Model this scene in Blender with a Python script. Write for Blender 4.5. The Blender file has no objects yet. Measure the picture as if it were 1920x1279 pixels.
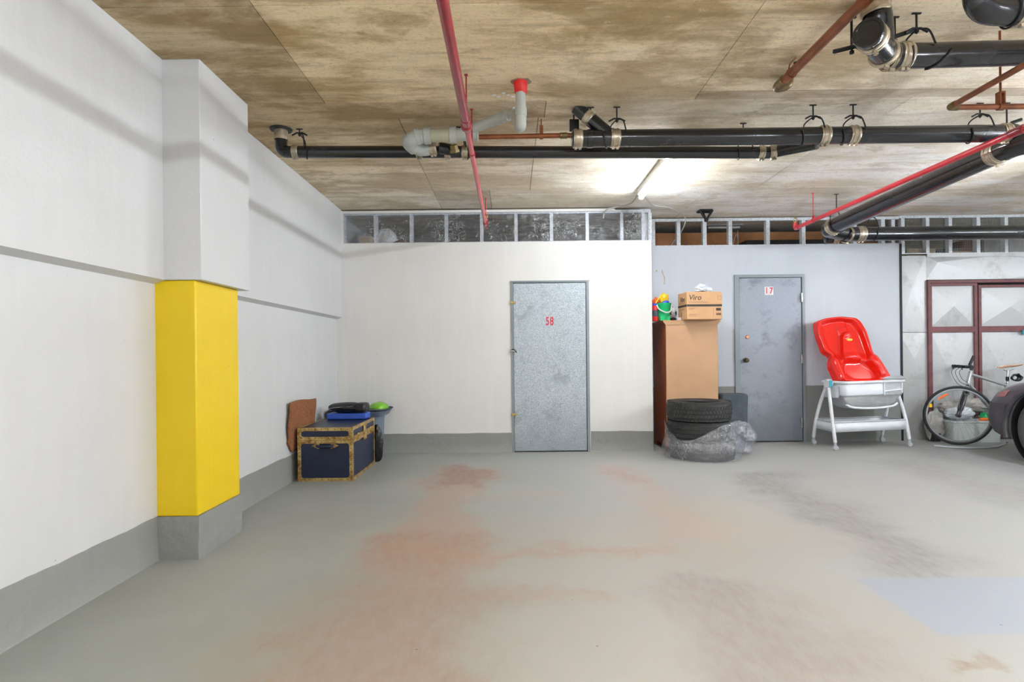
import bpy, bmesh, math, random
from mathutils import Vector, Matrix, noise as mnoise
C = bpy.context.scene
COL = C.collection
PI = math.pi

# ---------------------------------------------------------------- camera, world, exposure
F = 1080.0          # focal length in pixels of the 1920 px wide frame
EYE = 1.13          # camera height
TH = 0.0105         # small roll of the camera
VX, VY = 958.0, 662.0
cd = bpy.data.cameras.new('camera'); cam = bpy.data.objects.new('camera', cd); COL.objects.link(cam)
cd.sensor_width = 36.0; cd.sensor_fit = 'HORIZONTAL'; cd.lens = 36.0 * F / 1920
cd.shift_x = (960 - VX) / 1920; cd.shift_y = (VY - 639.5) / 1920
cd.clip_start = 0.05; cd.clip_end = 100
cam.location = (0, 0, EYE)
cam.rotation_euler = (Matrix.Rotation(PI / 2, 3, 'X') @ Matrix.Rotation(-TH, 3, 'Z')).to_euler()
C.camera = cam
W = bpy.data.worlds.new('world'); C.world = W; W.use_nodes = True
W.node_tree.nodes['Background'].inputs[0].default_value = (0.88, 0.94, 1.0, 1)
W.node_tree.nodes['Background'].inputs[1].default_value = 0.55
C.view_settings.view_transform = 'Standard'; C.view_settings.look = 'None'
C.view_settings.exposure = 0.8; C.view_settings.gamma = 1.0
C.view_settings.use_curve_mapping = False
TUBE_POWER = 138.0   # emission strength of the fluorescent tubes

# ---------------------------------------------------------------- measuring helpers (photo frame -> metres)
def U(px, py):
    dx, dy = px - VX, py - VY
    return dx - TH * dy, dy + TH * dx
def at(px, py, Y):
    x, y = U(px, py); return Vector((x * Y / F, Y, EYE - y * Y / F))
def onz(px, py, z):
    x, y = U(px, py); Y = (EYE - z) * F / y; return Vector((x * Y / F, Y, z))
def V(*a): return Vector(a)

# ---------------------------------------------------------------- material helpers
def srgb(r, g, b):
    def f(c):
        c /= 255.0
        return c / 12.92 if c <= 0.04045 else ((c + 0.055) / 1.055) ** 2.4
    return (f(r), f(g), f(b), 1.0)
class Nodes:
    def __init__(s, name):
        s.m = bpy.data.materials.new(name); s.m.use_nodes = True
        s.t = s.m.node_tree; s.b = s.t.nodes['Principled BSDF']
        s.out = s.t.nodes['Material Output']
        tc = s.t.nodes.new('ShaderNodeTexCoord')
        s.co = tc.outputs['Object']
        g = s.t.nodes.new('ShaderNodeNewGeometry'); s.pos = g.outputs['Position']
    def put(s, sock, v):
        if hasattr(v, 'links') or isinstance(v, bpy.types.NodeSocket): s.t.links.new(v, sock)
        else: sock.default_value = v
    def math(s, op, a, b=0.0, c=None, clamp=False):
        n = s.t.nodes.new('ShaderNodeMath'); n.operation = op; n.use_clamp = clamp
        s.put(n.inputs[0], a); s.put(n.inputs[1], b)
        if c is not None: s.put(n.inputs[2], c)
        return n.outputs[0]
    def mapping(s, vec, scale=(1, 1, 1), loc=(0, 0, 0)):
        n = s.t.nodes.new('ShaderNodeMapping'); s.put(n.inputs[0], vec)
        n.inputs['Scale'].default_value = scale; n.inputs['Location'].default_value = loc
        return n.outputs[0]
    def noise(s, vec, scale, detail=4, rough=0.55, dist=0.0):
        n = s.t.nodes.new('ShaderNodeTexNoise'); s.put(n.inputs['Vector'], vec)
        n.inputs['Scale'].default_value = scale; n.inputs['Detail'].default_value = detail
        n.inputs['Roughness'].default_value = rough; n.inputs['Distortion'].default_value = dist
        return n.outputs['Fac']
    def voro(s, vec, scale, feature='F1', out='Distance'):
        n = s.t.nodes.new('ShaderNodeTexVoronoi'); s.put(n.inputs['Vector'], vec)
        n.feature = feature; n.inputs['Scale'].default_value = scale
        return n.outputs[out]
    def ramp(s, f, lo, hi, a=0.0, b=1.0):
        n = s.t.nodes.new('ShaderNodeMapRange'); s.put(n.inputs[0], f)
        n.inputs[1].default_value = lo; n.inputs[2].default_value = hi
        n.inputs[3].default_value = a; n.inputs[4].default_value = b; n.clamp = True
        n.interpolation_type = 'SMOOTHSTEP'
        return n.outputs[0]
    def mix(s, f, a, b, mode='MIX'):
        n = s.t.nodes.new('ShaderNodeMix'); n.data_type = 'RGBA'; n.blend_type = mode
        s.put(n.inputs[0], f); s.put(n.inputs[6], a); s.put(n.inputs[7], b)
        return n.outputs[2]
    def sep(s, v):
        n = s.t.nodes.new('ShaderNodeSeparateXYZ'); s.put(n.inputs[0], v); return n.outputs
    def comb(s, x, y, z):
        n = s.t.nodes.new('ShaderNodeCombineXYZ')
        for i, v in enumerate((x, y, z)): s.put(n.inputs[i], v)
        return n.outputs[0]
    def bump(s, h, strength=0.3, dist=0.01):
        n = s.t.nodes.new('ShaderNodeBump'); n.inputs['Strength'].default_value = strength
        n.inputs['Distance'].default_value = dist; s.put(n.inputs['Height'], h)
        s.t.links.new(n.outputs[0], s.b.inputs['Normal']); return n.outputs[0]
    def attr(s, name):
        n = s.t.nodes.new('ShaderNodeAttribute'); n.attribute_name = name; return n.outputs['Color']
    def fin(s, color=None, rough=None, metal=None, coat=None):
        if color is not None: s.put(s.b.inputs['Base Color'], color)
        if rough is not None: s.put(s.b.inputs['Roughness'], rough)
        if metal is not None: s.put(s.b.inputs['Metallic'], metal)
        if coat is not None: s.b.inputs['Coat Weight'].default_value = coat
        return s.m
def plain(name, col, rough=0.5, metal=0.0, var=0.12, vs=6.0, bump=0.0, bs=60.0, coat=None):
    n = Nodes(name)
    f = n.noise(n.pos, vs, 4)
    dark = tuple(c * (1 - var) for c in col[:3]) + (1,)
    lite = tuple(min(1, c * (1 + var * 0.6)) for c in col[:3]) + (1,)
    c = n.mix(n.ramp(f, 0.3, 0.7), dark, lite)
    if bump: n.bump(n.noise(n.pos, bs, 3), bump, 0.004)
    r = n.math('ADD', n.math('MULTIPLY', f, 0.12), rough - 0.06)
    return n.fin(c, r, metal, coat)

def paint_wall(name, col, specks=True, bump=0.25):
    n = Nodes(name)
    a = n.noise(n.pos, 0.9, 5, 0.6)
    b = n.noise(n.mapping(n.pos, (6, 6, 0.6)), 2.0, 4)
    dk = tuple(c * 0.93 for c in col[:3]) + (1,)
    c = n.mix(n.ramp(a, 0.3, 0.7), col, dk)
    c = n.mix(n.ramp(b, 0.45, 0.75, 0, 0.35), c, tuple(min(1, q * 1.04) for q in col[:3]) + (1,))
    if specks:
        v = n.voro(n.pos, 7.0); m = n.math('LESS_THAN', v, 0.035)
        g = n.math('GREATER_THAN', n.noise(n.pos, 2.0, 1), 0.56)
        c = n.mix(n.math('MULTIPLY', n.math('MULTIPLY', m, g), 0.55), c, srgb(95, 92, 88))
    h = n.math('ADD', n.noise(n.pos, 9, 6, 0.6), n.math('MULTIPLY', n.noise(n.pos, 70, 2), 0.15))
    n.bump(h, bump, 0.02)
    return n.fin(c, n.math('ADD', n.math('MULTIPLY', a, 0.2), 0.32))

M = {}
M['white_wall'] = paint_wall('white wall paint', srgb(224, 222, 218), True, 0.12)
M['left_wall'] = paint_wall('left wall paint', srgb(204, 204, 204), True, 0.22)
M['blue_wall'] = paint_wall('pale blue wall paint', srgb(200, 206, 215), False, 0.1)
M['grey_band'] = paint_wall('grey skirting paint', srgb(140, 141, 137), True, 0.5)
M['yellow'] = paint_wall('yellow column paint', srgb(228, 194, 10), True, 0.15)

def floor_mat():
    n = Nodes('painted garage floor')
    x, y, z = n.sep(n.pos)
    d1 = n.math('MULTIPLY', n.math('SUBTRACT', n.noise(n.pos, 1.6, 5, 0.6), 0.5), 0.9)
    d2 = n.math('MULTIPLY', n.math('SUBTRACT', n.noise(n.mapping(n.pos, (1, 1, 1), (7, 3, 0)), 2.1, 5, 0.65), 0.5), 1.0)
    xx = n.math('ADD', x, d1); yy = n.math('ADD', y, d2)
    def box(x0, x1, y0, y1, s=0.25, sx=None, sy=None, X=None, Y=None):
        sx = sx or s; sy = sy or s; X = X or xx; Y = Y or yy
        a = n.ramp(X, x0 - sx / 2, x0 + sx / 2); b = n.ramp(X, x1 - sx / 2, x1 + sx / 2, 1, 0)
        c = n.ramp(Y, y0 - sy / 2, y0 + sy / 2); d = n.ramp(Y, y1 - sy / 2, y1 + sy / 2, 1, 0)
        return n.math('MULTIPLY', n.math('MULTIPLY', a, b), n.math('MULTIPLY', c, d))
    base = n.mix(n.ramp(x, -1.2, 1.6), srgb(143, 146, 140), srgb(163, 162, 158))
    big = n.noise(n.pos, 0.8, 5, 0.6)
    base = n.mix(n.ramp(big, 0.35, 0.7, 0, 0.5), base, srgb(168, 170, 166))
    fine = n.noise(n.mapping(n.pos, (1, 0.35, 1)), 22, 5, 0.7)
    fn = n.ramp(fine, 0.3, 0.75)
    red, brn, dust, gry = srgb(166, 134, 116), srgb(146, 130, 116), srgb(174, 160, 148), srgb(134, 134, 132)
    def lay(c, m, col, k, use=fn, lo=0.45):
        mm = n.math('MULTIPLY', m, n.math('MULTIPLY', n.math('ADD', n.math('MULTIPLY', use, 1 - lo), lo), k * 1.25), clamp=True)
        return n.mix(mm, c, col)
    c = base
    c = lay(c, box(-0.85, 1.5, -1, 3.9, 0.8), srgb(166, 159, 150), 0.75)
    c = lay(c, box(-0.78, -0.24, -1, 5.75, 0.30), red, 0.62)
    c = lay(c, box(-0.66, -0.34, 4.9, 5.75, 0.2), srgb(140, 106, 92), 0.65)
    c = lay(c, box(-0.9, -0.2, 3.0, 3.6, 0.35), srgb(150, 116, 98), 0.5)
    c = lay(c, box(-1.0, -0.1, -1, 2.95, 0.5), brn, 0.68)
    c = lay(c, box(-0.7, 0.9, 3.18, 3.36, 0.22), srgb(166, 136, 114), 0.6)
    c = lay(c, box(-0.7, 0.5, 2.62, 2.76, 0.18), srgb(160, 136, 118), 0.5)
    c = lay(c, box(-0.6, 0.4, 4.55, 4.7, 0.2), srgb(176, 152, 134), 0.4)
    c = lay(c, box(0.85, 1.25, 3.4, 5.75, 0.32), srgb(174, 152, 142), 0.65)
    c = lay(c, box(0.86, 1.18, 5.0, 5.5, 0.25), srgb(156, 126, 112), 0.4)
    c = lay(c, box(0.72, 1.22, 0.5, 2.9, 0.35), srgb(144, 131, 127), 0.62)
    c = lay(c, box(1.0, 1.8, 3.3, 4.4, 0.7), srgb(178, 162, 146), 0.5)
    c = lay(c, box(1.95, 2.42, 2.9, 5.35, 0.35), srgb(128, 123, 119), 0.62)
    c = lay(c, box(3.6, 4.2, 3.0, 5.9, 0.5), srgb(134, 130, 124), 0.55)
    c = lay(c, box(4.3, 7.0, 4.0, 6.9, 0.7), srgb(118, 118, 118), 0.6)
    c = lay(c, box(1.45, 1.75, 1.95, 2.1, 0.1), srgb(146, 128, 106), 0.7)
    # fresh blue-grey repair patch with straight edges
    w = n.math('MULTIPLY', n.math('SUBTRACT', fine, 0.5), 0.04)
    xp = n.math('ADD', x, w); yp = n.math('ADD', y, w)
    c = lay(c, box(1.68, 2.55, 2.27, 2.84, 0.03, X=xp, Y=yp), srgb(156, 161, 172), 0.85, lo=0.75)
    g = n.noise(n.pos, 260, 2, 0.5)
    c = n.mix(n.ramp(g, 0.35, 0.7, 0, 0.16), c, srgb(104, 102, 98))
    v = n.voro(n.pos, 4.2); sp = n.math('LESS_THAN', v, 0.022)
    c = n.mix(n.math('MULTIPLY', sp, 0.6), c, srgb(84, 80, 76))
    h = n.math('ADD', n.noise(n.pos, 5, 5), n.math('MULTIPLY', g, 0.10))
    n.bump(h, 0.2, 0.01)
    return n.fin(c, n.math('ADD', n.math('MULTIPLY', big, 0.3), 0.38))
M['floor'] = floor_mat()

def ceil_mat():
    n = Nodes('board-marked concrete')
    tone = n.attr('tone')
    x, y, z = n.sep(n.pos)
    p = n.mapping(n.pos, (0.55, 1.2, 1))
    a = n.noise(p, 1.7, 9, 0.66, 0.25)
    b = n.noise(n.mapping(n.pos, (0.16, 1.6, 1), (3, 5, 0)), 5, 7, 0.7)
    s = n.noise(n.mapping(n.pos, (0.1, 3.0, 1)), 16, 5, 0.75)
    warm = n.mix(n.ramp(a, 0.41, 0.59), srgb(178, 152, 106), srgb(238, 217, 178))
    grey = n.mix(n.ramp(a, 0.40, 0.60), srgb(222, 210, 190), srgb(248, 244, 238))
    k = n.ramp(n.math('ADD', n.math('MULTIPLY', x, 0.35), n.math('MULTIPLY', y, 0.55)), 1.5, 4.0)  # whitens the concrete around the tube: its glow put into the colour
    c = n.mix(k, warm, grey); painted_glow = k
    c = n.mix(n.ramp(b, 0.50, 0.66, 0, 0.55), c, n.mix(painted_glow, srgb(150, 126, 84), srgb(196, 182, 158)))
    bl = n.noise(n.mapping(n.pos, (0.8, 1.6, 1), (9, 2, 0)), 1.9, 10, 0.68, 0.4)
    c = n.mix(n.ramp(bl, 0.52, 0.62, 0, 0.55), c, n.mix(painted_glow, srgb(150, 124, 78), srgb(198, 184, 162)))
    c = n.mix(n.ramp(bl, 0.34, 0.44, 0.4, 0), c, srgb(232, 216, 184))
    c = n.mix(n.ramp(s, 0.55, 0.78, 0, 0.35), c, srgb(126, 108, 82))
    f = n.noise(n.pos, 60, 4, 0.7)
    c = n.mix(n.ramp(f, 0.50, 0.70, 0, 0.30), c, srgb(128, 106, 70))
    f2 = n.noise(n.mapping(n.pos, (1, 2.2, 1), (1, 8, 0)), 9, 8, 0.75, 0.5)
    c = n.mix(n.ramp(f2, 0.52, 0.70, 0, 0.34), c, srgb(136, 112, 72))
    c = n.mix(n.ramp(f2, 0.30, 0.42, 0.35, 0), c, srgb(240, 226, 196))
    pit = n.math('LESS_THAN', n.voro(n.mapping(n.pos, (1, 1.5, 1)), 9.0), 0.04)
    c = n.mix(n.math('MULTIPLY', pit, 0.6), c, srgb(84, 68, 46))
    c = n.mix(1.0, c, tone, 'MULTIPLY')
    n.bump(n.math('ADD', b, n.math('MULTIPLY', s, 0.5)), 0.35, 0.01)
    return n.fin(c, 0.8)
M['ceiling'] = ceil_mat()

def galv(name, c1, c2, scale=90, metal=0.55, rough=0.45, dirt=None):
    n = Nodes(name)
    v = n.voro(n.pos, scale, 'F1', 'Color')
    f = n.sep(v)[0]
    q = n.noise(n.pos, 130, 3, 0.7)
    g = n.math('ADD', n.math('MULTIPLY', f, 0.5), n.math('MULTIPLY', q, 0.6))
    c = n.mix(n.ramp(g, 0.3, 0.8), c1, c2)
    if dirt:
        z = n.sep(n.pos)[2]
        zz = n.math('ADD', z, n.math('MULTIPLY', n.noise(n.pos, 3, 5), 0.8))
        c = n.mix(n.ramp(zz, 0.3, 1.1, 0.55, 0), c, dirt)
        c = n.mix(n.ramp(n.noise(n.pos, 4, 6, 0.7), 0.52, 0.70, 0, 0.6), c, dirt)
    n.bump(n.noise(n.pos, 4, 2), 0.12, 0.02)
    return n.fin(c, n.math('ADD', n.math('MULTIPLY', f, 0.15), rough), metal)
M['galv_door'] = galv('galvanised spangled door', srgb(150, 160, 168), srgb(202, 210, 216), 190, 0.35, 0.42, srgb(132, 140, 146))
M['steel_door'] = galv('worn grey steel door', srgb(142, 148, 158), srgb(156, 162, 172), 260, 0.35, 0.4, srgb(96, 98, 106))
M['steel_frame'] = galv('grey steel frame', srgb(132, 142, 146), srgb(146, 154, 158), 260, 0.35, 0.42)
M['stud'] = galv('galvanised stud steel', srgb(188, 194, 200), srgb(216, 220, 224), 60, 0.4, 0.4)
M['sheet'] = galv('creased galvanised sheet', srgb(190, 191, 192), srgb(200, 201, 202), 300, 0.35, 0.33, srgb(158, 156, 150))
M['maroon'] = plain('maroon angle iron', srgb(118, 72, 74), 0.5, 0.1, 0.2, 9)
M['black_pipe'] = plain('black cast iron pipe', srgb(26, 27, 31), 0.26, 0.0, 0.4, 7, 0.2, 90, coat=0.4)
M['black_metal'] = plain('black hanger steel', srgb(32, 32, 34), 0.5, 0.3)
M['band'] = plain('stainless coupling band', srgb(196, 184, 164), 0.32, 0.75, 0.25, 25)
M['red_pipe'] = plain('red painted pipe', srgb(146, 24, 36), 0.3, 0.0, 0.15, 8, coat=0.3)
M['red_pipe2'] = plain('bright red painted pipe', srgb(196, 40, 52), 0.3, 0.0, 0.12, 8, coat=0.3)
M['pvc'] = plain('grey pvc', srgb(176, 180, 174), 0.35, 0.0, 0.1, 6)
M['pvc_clear'] = plain('aged pvc', srgb(176, 176, 152), 0.35)
M['red_paint'] = plain('fire stop red sealant', srgb(214, 30, 24), 0.5)
M['plaster'] = plain('grey patching mortar', srgb(150, 138, 118), 0.9, bump=0.6, bs=40)
M['copper'] = plain('aged copper', srgb(150, 92, 66), 0.34, 0.55, 0.3, 10)
M['copper2'] = plain('dark copper', srgb(148, 88, 56), 0.36, 0.5, 0.3, 10)
M['solder'] = plain('tarnished copper joint', srgb(122, 104, 66), 0.4, 0.6, 0.35, 25)
M['white_enamel'] = plain('white enamel', srgb(228, 228, 226), 0.4)
M['white_plastic'] = plain('white plastic', srgb(220, 222, 226), 0.35)
M['cable'] = plain('grey cable', srgb(190, 186, 178), 0.5)
M['dark'] = plain('dark storage wall', srgb(74, 70, 68), 0.9)
M['ply'] = plain('orange-brown plywood', srgb(170, 116, 74), 0.7, 0, 0.25, 3)
M['rubber'] = plain('black tire rubber', srgb(30, 30, 31), 0.6, 0, 0.3, 12, 0.4, 150)
M['tread'] = plain('dusty black tire tread', srgb(50, 50, 50), 0.75, 0, 0.3, 12, 0.4, 150)
M['car_tire'] = plain('greyed car tire rubber', srgb(78, 76, 78), 0.75, 0, 0.2, 12, 0.2, 90)
M['rubber_dark'] = plain('dark tread groove rubber', srgb(20, 20, 21), 0.8)
M['cardboard'] = plain('cardboard', srgb(205, 160, 118), 0.8, 0, 0.06, 5, 0.1, 80)
M['card_dark'] = plain('printed cardboard ink', srgb(62, 56, 50), 0.7)
M['card_mid'] = plain('faint cardboard ink', srgb(150, 118, 92), 0.8)
M['mdf'] = plain('tan hardboard', srgb(190, 150, 114), 0.55, 0, 0.06, 3)
M['mahogany'] = plain('red-brown veneer', srgb(150, 80, 50), 0.35, 0, 0.3, 4)
M['trunk_blue'] = plain('navy trunk covering', srgb(24, 33, 60), 0.42, 0, 0.2, 8, 0.15, 150)
def brass():
    n = Nodes('tarnished brass trim')
    a = n.noise(n.pos, 14, 5, 0.7)
    c = n.mix(n.ramp(a, 0.35, 0.65), srgb(212, 186, 124), srgb(146, 106, 48))
    b = n.noise(n.mapping(n.pos, (1, 1, 1), (4, 4, 4)), 40, 4)
    c = n.mix(n.ramp(b, 0.6, 0.72), c, srgb(70, 50, 30))
    return n.fin(c, 0.38, 0.6)
M['brass'] = brass()
M['coir'] = plain('coir mat fibre', srgb(140, 88, 54), 0.95, 0, 0.35, 60, 0.9, 220)
M['black_bag'] = plain('black bin liner plastic', srgb(22, 22, 24), 0.25, 0, 0.3, 8, 0.8, 30)
M['black_cloth'] = plain('black nylon', srgb(26, 26, 28), 0.45, 0, 0.3, 8, 0.5, 60)
M['blue_plastic'] = plain('blue plastic', srgb(58, 96, 196), 0.4)
M['slate'] = plain('slate blue plastic', srgb(98, 112, 130), 0.45)
M['lime'] = plain('lime green plastic', srgb(112, 178, 30), 0.25, coat=0.3)
M['green'] = plain('green toy plastic', srgb(20, 186, 112), 0.35)
M['yellow_toy'] = plain('yellow toy plastic', srgb(246, 200, 44), 0.35)
M['orange'] = plain('orange plastic', srgb(236, 110, 30), 0.35)
M['red_toy'] = plain('red toy plastic', srgb(206, 36, 34), 0.35)
M['blue_toy'] = plain('blue toy plastic', srgb(36, 72, 190), 0.35)
M['seat_red'] = plain('glossy vermilion plastic', srgb(228, 30, 14), 0.2, 0, 0.05, 3, coat=0.5)
M['seat_label'] = plain('yellow-green oval label', srgb(206, 200, 60), 0.4)
M['grey_plastic'] = plain('light grey plastic', srgb(176, 180, 184), 0.4)
M['teal'] = plain('teal sticker', srgb(60, 160, 180), 0.4)
M['numred'] = plain('red number vinyl', srgb(208, 24, 52), 0.4)
M['numwhite'] = plain('white number tile', srgb(236, 226, 226), 0.4)
M['brasslock'] = plain('copper-coloured lock plug', srgb(214, 150, 112), 0.3, 0.6)
M['darkbrass'] = plain('dark brass knob', srgb(84, 76, 58), 0.3, 0.8)
M['steel'] = plain('bright steel', srgb(190, 190, 190), 0.28, 0.85)
M['bike_silver'] = plain('silver bicycle paint', srgb(176, 180, 178), 0.28, 0.5)
M['bike_black'] = plain('black bicycle plastic', srgb(28, 28, 32), 0.4)
M['rim'] = plain('grey alloy rim', srgb(150, 154, 158), 0.35, 0.5)
M['saddle'] = plain('pale saddle leather', srgb(214, 206, 194), 0.4)
M['tan'] = plain('tan saddle edge', srgb(186, 112, 62), 0.45)
M['car'] = plain('charcoal car paint', srgb(80, 77, 84), 0.3, 0.2, 0.1, 5, coat=0.4)
M['car_plastic'] = plain('scuffed charcoal bumper plastic', srgb(72, 69, 74), 0.45, 0, 0.25, 9)
M['glass_dark'] = plain('dark car glass', srgb(20, 22, 26), 0.08)
M['pink_lens'] = plain('faded red marker lens', srgb(172, 112, 112), 0.15)
M['pale_bin'] = plain('pale green-grey plastic bin', srgb(198, 206, 202), 0.5)
M['dusty_bag'] = plain('dusty grey bag plastic', srgb(170, 166, 160), 0.5, 0, 0.3, 8, 0.7, 30)
M['white_bag'] = plain('white carrier bag plastic', srgb(220, 228, 236), 0.4, 0, 0.1, 8, 0.6, 30)
M['grey_blue'] = plain('dark slate fabric', srgb(66, 76, 86), 0.7, 0, 0.25, 8, 0.3, 40)
M['cork'] = plain('beige carton', srgb(196, 178, 146), 0.8)
M['fabric'] = plain('white fabric', srgb(222, 226, 232), 0.8, 0, 0.05, 5, 0.2, 200)
M['mesh_wire'] = plain('galvanised mesh wire', srgb(176, 176, 166), 0.4, 0.4)
M['stain'] = plain('tan drip stain', srgb(188, 170, 146), 0.8)

def film(name, amount, gloss=(0.95, 0.95, 1.0, 1), haze=(0.8, 0.82, 0.86, 1), sc=9):
    n = Nodes(name); t = n.t
    t.nodes.remove(n.b)
    tr = t.nodes.new('ShaderNodeBsdfTransparent'); tr.inputs[0].default_value = (0.93, 0.94, 0.96, 1)
    gl = t.nodes.new('ShaderNodeBsdfGlossy'); gl.inputs[0].default_value = gloss; gl.inputs['Roughness'].default_value = 0.22
    df = t.nodes.new('ShaderNodeBsdfDiffuse'); df.inputs[0].default_value = haze
    bp = t.nodes.new('ShaderNodeBump'); bp.inputs['Strength'].default_value = 0.9; bp.inputs['Distance'].default_value = 0.03
    a = n.noise(n.mapping(n.pos, (1, 1, 1.3)), sc, 4, 0.6, 1.5)
    t.links.new(a, bp.inputs['Height'])
    t.links.new(bp.outputs[0], gl.inputs['Normal'])
    crease_glint = n.math('ABSOLUTE', n.math('SUBTRACT', n.noise(n.pos, sc * 1.4, 3, 0.6, 2.0), 0.5))
    r = n.math('MULTIPLY', n.ramp(crease_glint, 0.0, 0.02, 1.0, 0.0), n.ramp(n.noise(n.pos, 3.0, 2), 0.4, 0.6))  # white lines mixed in as painted highlights on the creases
    m1 = t.nodes.new('ShaderNodeMixShader'); m2 = t.nodes.new('ShaderNodeMixShader')
    t.links.new(n.math('ADD', n.math('MULTIPLY', r, 0.7), amount * 0.25), m1.inputs[0])
    t.links.new(tr.outputs[0], m1.inputs[1]); t.links.new(df.outputs[0], m1.inputs[2])
    m2.inputs[0].default_value = amount
    t.links.new(m1.outputs[0], m2.inputs[1]); t.links.new(gl.outputs[0], m2.inputs[2])
    t.links.new(m2.outputs[0], n.out.inputs['Surface'])
    return n.m
M['film'] = film('clear plastic sheeting', 0.11)
M['film_bag'] = film('clear plastic bag', 0.17, sc=13)
M['net'] = film('white netting', 0.5, (0.9, 0.9, 0.9, 1), (0.85, 0.87, 0.9, 1), 30)
nn = Nodes('lit fluorescent tube')
nn.b.inputs['Base Color'].default_value = (1, 1, 1, 1)
nn.b.inputs['Emission Color'].default_value = (0.88, 0.94, 1.0, 1)
nn.b.inputs['Emission Strength'].default_value = TUBE_POWER
M['tube'] = nn.m

# ---------------------------------------------------------------- mesh helpers
NBOX = [0]
def add_box(bm, a, b, rot=None, piv=None):
    NBOX[0] += 1; e = (NBOX[0] % 9) * 6e-5          # keeps touching strips from sharing one plane
    x0, y0, z0 = (q - e for q in a); x1, y1, z1 = (q + e for q in b)
    vs = [bm.verts.new(p) for p in ((x0,y0,z0),(x1,y0,z0),(x1,y1,z0),(x0,y1,z0),(x0,y0,z1),(x1,y0,z1),(x1,y1,z1),(x0,y1,z1))]
    for f in ((0,3,2,1),(4,5,6,7),(0,1,5,4),(1,2,6,5),(2,3,7,6),(3,0,4,7)):
        bm.faces.new([vs[i] for i in f])
    if rot is not None:
        m = Matrix.Rotation(rot, 4, 'Z'); pv = Vector(piv or ((x0+x1)/2, (y0+y1)/2, 0))
        for v in vs: v.co = m @ (v.co - pv) + pv
    return vs
def frame_for(d):
    d = d.normalized(); up = Vector((0, 0, 1)) if abs(d.z) < 0.9 else Vector((0, 1, 0))
    a = d.cross(up).normalized(); return a, a.cross(d).normalized()
def add_tube(bm, pts, r, seg=16, caps=True, sx=1.0):
    pts = [Vector(p) for p in pts]
    rs = r if isinstance(r, (list, tuple)) else [r] * len(pts)
    rings = []; a = None
    for i, p in enumerate(pts):
        if i == 0: d = pts[1] - p
        elif i == len(pts) - 1: d = p - pts[i-1]
        else: d = (pts[i+1] - p).normalized() + (p - pts[i-1]).normalized()
        if d.length < 1e-9: d = pts[i] - pts[i-1]
        d.normalize()
        if a is None: a, b = frame_for(d)
        else:
            a = (a - d * a.dot(d)).normalized(); b = a.cross(d).normalized()
        rings.append([bm.verts.new(p + (a * math.cos(t) * sx + b * math.sin(t)) * rs[i]) for t in [2*PI*k/seg for k in range(seg)]])
    for q in range(len(rings) - 1):
        for k in range(seg):
            bm.faces.new((rings[q][k], rings[q][(k+1) % seg], rings[q+1][(k+1) % seg], rings[q+1][k]))
    if caps:
        bm.faces.new(rings[0][::-1]); bm.faces.new(rings[-1])
def add_lathe(bm, prof, c, axis=(0,0,1), seg=32, closed=False):
    # prof: list of (radius, distance along axis)
    c = Vector(c); d = Vector(axis).normalized(); a, b = frame_for(d)
    rings = []
    for r, h in prof:
        if r < 1e-6: rings.append([bm.verts.new(c + d * h)])
        else: rings.append([bm.verts.new(c + d*h + (a*math.cos(2*PI*k/seg) + b*math.sin(2*PI*k/seg))*r) for k in range(seg)])
    n = len(rings)
    for q in range(n if closed else n - 1):
        A, B = rings[q], rings[(q+1) % n]
        for k in range(seg):
            k2 = (k+1) % seg
            if len(A) == 1 and len(B) == 1: continue
            if len(A) == 1: bm.faces.new((A[0], B[k2], B[k]))
            elif len(B) == 1: bm.faces.new((A[k], A[k2], B[0]))
            else: bm.faces.new((A[k], A[k2], B[k2], B[k]))
def add_prism(bm, poly, a, b):
    """poly: list of 3D points (planar); a: offset start, b: offset end vectors"""
    a, b = Vector(a), Vector(b)
    A = [bm.verts.new(Vector(p) + a) for p in poly]; B = [bm.verts.new(Vector(p) + b) for p in poly]
    bm.faces.new(A[::-1]); bm.faces.new(B)
    for i in range(len(poly)):
        j = (i+1) % len(poly); bm.faces.new((A[i], A[j], B[j], B[i]))
def fillet(pts, rad, n=8):
    pts = [Vector(p) for p in pts]; out = [pts[0]]
    for i in range(1, len(pts) - 1):
        p = pts[i]; u = (pts[i-1] - p); v = (pts[i+1] - p)
        ang = u.angle(v)
        t = rad / math.tan(ang / 2); t = min(t, u.length * 0.49, v.length * 0.49)
        p0 = p + u.normalized() * t; p1 = p + v.normalized() * t
        for k in range(n + 1):
            s = k / n; out.append(p0 * (1-s)**2 + p * 2*s*(1-s) + p1 * s*s)
    out.append(pts[-1]); return out
def catmull(pts, n=8, closed=False):
    pts = [Vector(p) for p in pts]; out = []; L = len(pts)
    rng = range(L) if closed else range(L - 1)
    for i in rng:
        if closed: p0, p1, p2, p3 = pts[i-1], pts[i], pts[(i+1) % L], pts[(i+2) % L]
        else: p0, p1, p2, p3 = pts[max(i-1, 0)], pts[i], pts[i+1], pts[min(i+2, L-1)]
        for k in range(n):
            t = k / n
            out.append(0.5 * ((2*p1) + (p2-p0)*t + (2*p0-5*p1+4*p2-p3)*t*t + (3*p1-p0-3*p2+p3)*t**3))
    if not closed: out.append(pts[-1])
    return out
def wloc(o):
    v = Vector((0, 0, 0))
    while o is not None: v += o.location; o = o.parent
    return v
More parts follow.
